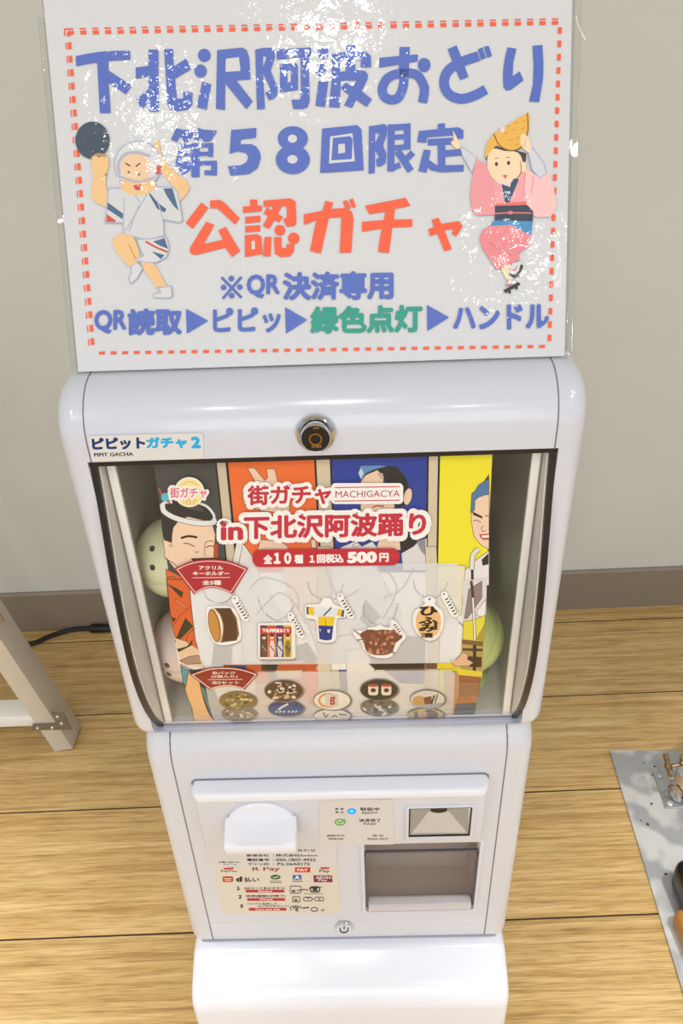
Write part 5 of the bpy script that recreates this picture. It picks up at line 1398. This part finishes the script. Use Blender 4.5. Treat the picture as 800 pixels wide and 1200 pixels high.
# ------------------------------------------------------------------ steel base plate with pole socket at right
c0 = pt_z(714, 879, 0.003)
rot = math.radians(-2.5)
PMW = Matrix.Translation((c0.x, c0.y, 0)) @ Matrix.Rotation(rot, 4, 'Z')
pl = empty('pole_base'); pl.matrix_world = PMW
tag(pl, 'flat steel base plate on the floor with bolted chrome pole socket', 'pole base')
PI_ = PMW.inverted()
bm = bmesh.new()
Lc = PI_ @ pt_z(775, 1080, 0.003)
t = bmesh.new()
o_ = [(0, 0), (0.42, -0.006), (0.42 + Lc.x, -0.42), (Lc.x * 0.42 / abs(Lc.y), -0.42)]
vb = [t.verts.new((x, y, 0)) for x, y in o_]; vt = [t.verts.new((x, y, 0.0035)) for x, y in o_]
t.faces.new(vb[::-1]); t.faces.new(vt)
for i in range(4): t.faces.new((vb[i], vb[(i + 1) % 4], vt[(i + 1) % 4], vt[i]))
bmesh.ops.recalc_face_normals(t, faces=t.faces[:]); bevel(t, 0.0008, 2); join(bm, t)
build('steel_plate', bm, M_STEEL, pl)
def onp(px, py, z=0.0035): return PI_ @ pt_z(px, py, z)
b0, b1 = onp(764, 905), onp(779, 948)
bm = bmesh.new()
t = bmesh.new()
o_ = [(b0.x, b0.y), (b0.x + 0.085, b0.y + 0.002), (b1.x + 0.085, b1.y + 0.002), (b1.x, b1.y)]
vb = [t.verts.new((x, y, 0.0035)) for x, y in o_]; vt = [t.verts.new((x, y, 0.006)) for x, y in o_]
t.faces.new(vb[::-1]); t.faces.new(vt)
for i in range(4): t.faces.new((vb[i], vb[(i + 1) % 4], vt[(i + 1) % 4], vt[i]))
bmesh.ops.recalc_face_normals(t, faces=t.faces[:]); bevel(t, 0.001, 2); join(bm, t)
br = build('bracket', bm, mat('zinc_plate', '#B8BDC2', 0.3, metal=0.8), pl)
for px, py in ((773, 909.5), (784.5, 942)):
    c_ = onp(px, py, 0.006); bm = bmesh.new(); lathe(bm, [(0.0042, 0.0), (0.0040, 0.0012), (0.0025, 0.0022), (0, 0.0025)], (c_.x, c_.y, 0.006), n=20); build('rivet', bm, M_STEEL, br)
s0 = onp(800, 938, 0.006)
sock0 = Vector((s0.x + 0.001, s0.y + 0.010, 0.006)); sock1 = sock0 + Vector((0.008, 0.028, 0.115))
bm = bmesh.new(); cyl(bm, sock0 + Vector((0, 0, -0.001)), sock0.lerp(sock1, 0.35), 0.020, 0.0145, n=32); cyl(bm, sock0.lerp(sock1, 0.33), sock1, 0.0145, 0.0135, n=32, bw=0.001)
build('chrome_socket', bm, M_CHROME, pl)
bm = bmesh.new()
rg = [Vector((sock0.x - 0.004 + 0.020 * math.cos(t_), sock0.y - 0.004 + 0.012 * math.sin(t_), 0.02 + 0.010 * math.cos(t_ + 2.6))) for t_ in [k * 2 * PI / 28 for k in range(28)]]
tube(bm, rg, 0.0016, 8, True); build('wire_ring', bm, M_BRASS, pl)
w0 = onp(797, 899, 0.055); w1 = onp(782, 899, 0.055); wt = onp(780, 886, 0.055); wb = onp(786, 911, 0.055)
wm = (wt + wb) / 2
bm = bmesh.new(); cyl(bm, wt, wb, 0.0036, 0.0042, n=16, bw=0.0008); cyl(bm, wm, sock0.lerp(sock1, 0.5), 0.0028, n=14); cyl(bm, wm + (wt - wm) * 0.55, wt + (wt - wm) * 0.12, 0.0046, n=16, bw=0.0008)
lathe(bm, [(0.0, -0.006), (0.005, -0.004), (0.0062, 0.0), (0.005, 0.004), (0.0, 0.006)], wm, (wt - wb), 16)
build('wing_screw', bm, M_BRASS, pl)
bm = bmesh.new(); cyl(bm, sock1 - (sock1 - sock0).normalized() * 0.02, sock1 + (sock1 - sock0).normalized() * 0.22 + Vector((0.16, 0, 0)), 0.011, n=24); build('pole', bm, mat('pole_black', '#15161a', 0.3), pl)

# black case leaning into the picture at lower right
k0 = pt_z(817, 1105, 0.03)
bc = empty('case', (k0.x + 0.08, k0.y + 0.05, 0.0035))
tag(bc, 'glossy black case with tan trim at the lower right edge, on the steel plate', 'case')
inv = Matrix.Translation((-(k0.x + 0.08), -(k0.y + 0.05), -0.0035))
bm = bmesh.new()
e0 = pt_z(789.5, 1040, 0.07); 
box(bm, k0.x + 0.004, k0.x + 0.20, k0.y + 0.012, k0.y + 0.10, 0.0037, 0.060, 0.016, 5)
build('case_body', bm, mat('black_gloss', '#0b0a0b', 0.12), bc).matrix_parent_inverse = inv
bm = bmesh.new()
box(bm, k0.x - 0.013, k0.x + 0.2, k0.y - 0.014, k0.y + 0.045, 0.0037, 0.034, 0.010, 4)
build('tan_trim', bm, mat('tan_leather', '#B5803A', 0.35), bc).matrix_parent_inverse = inv
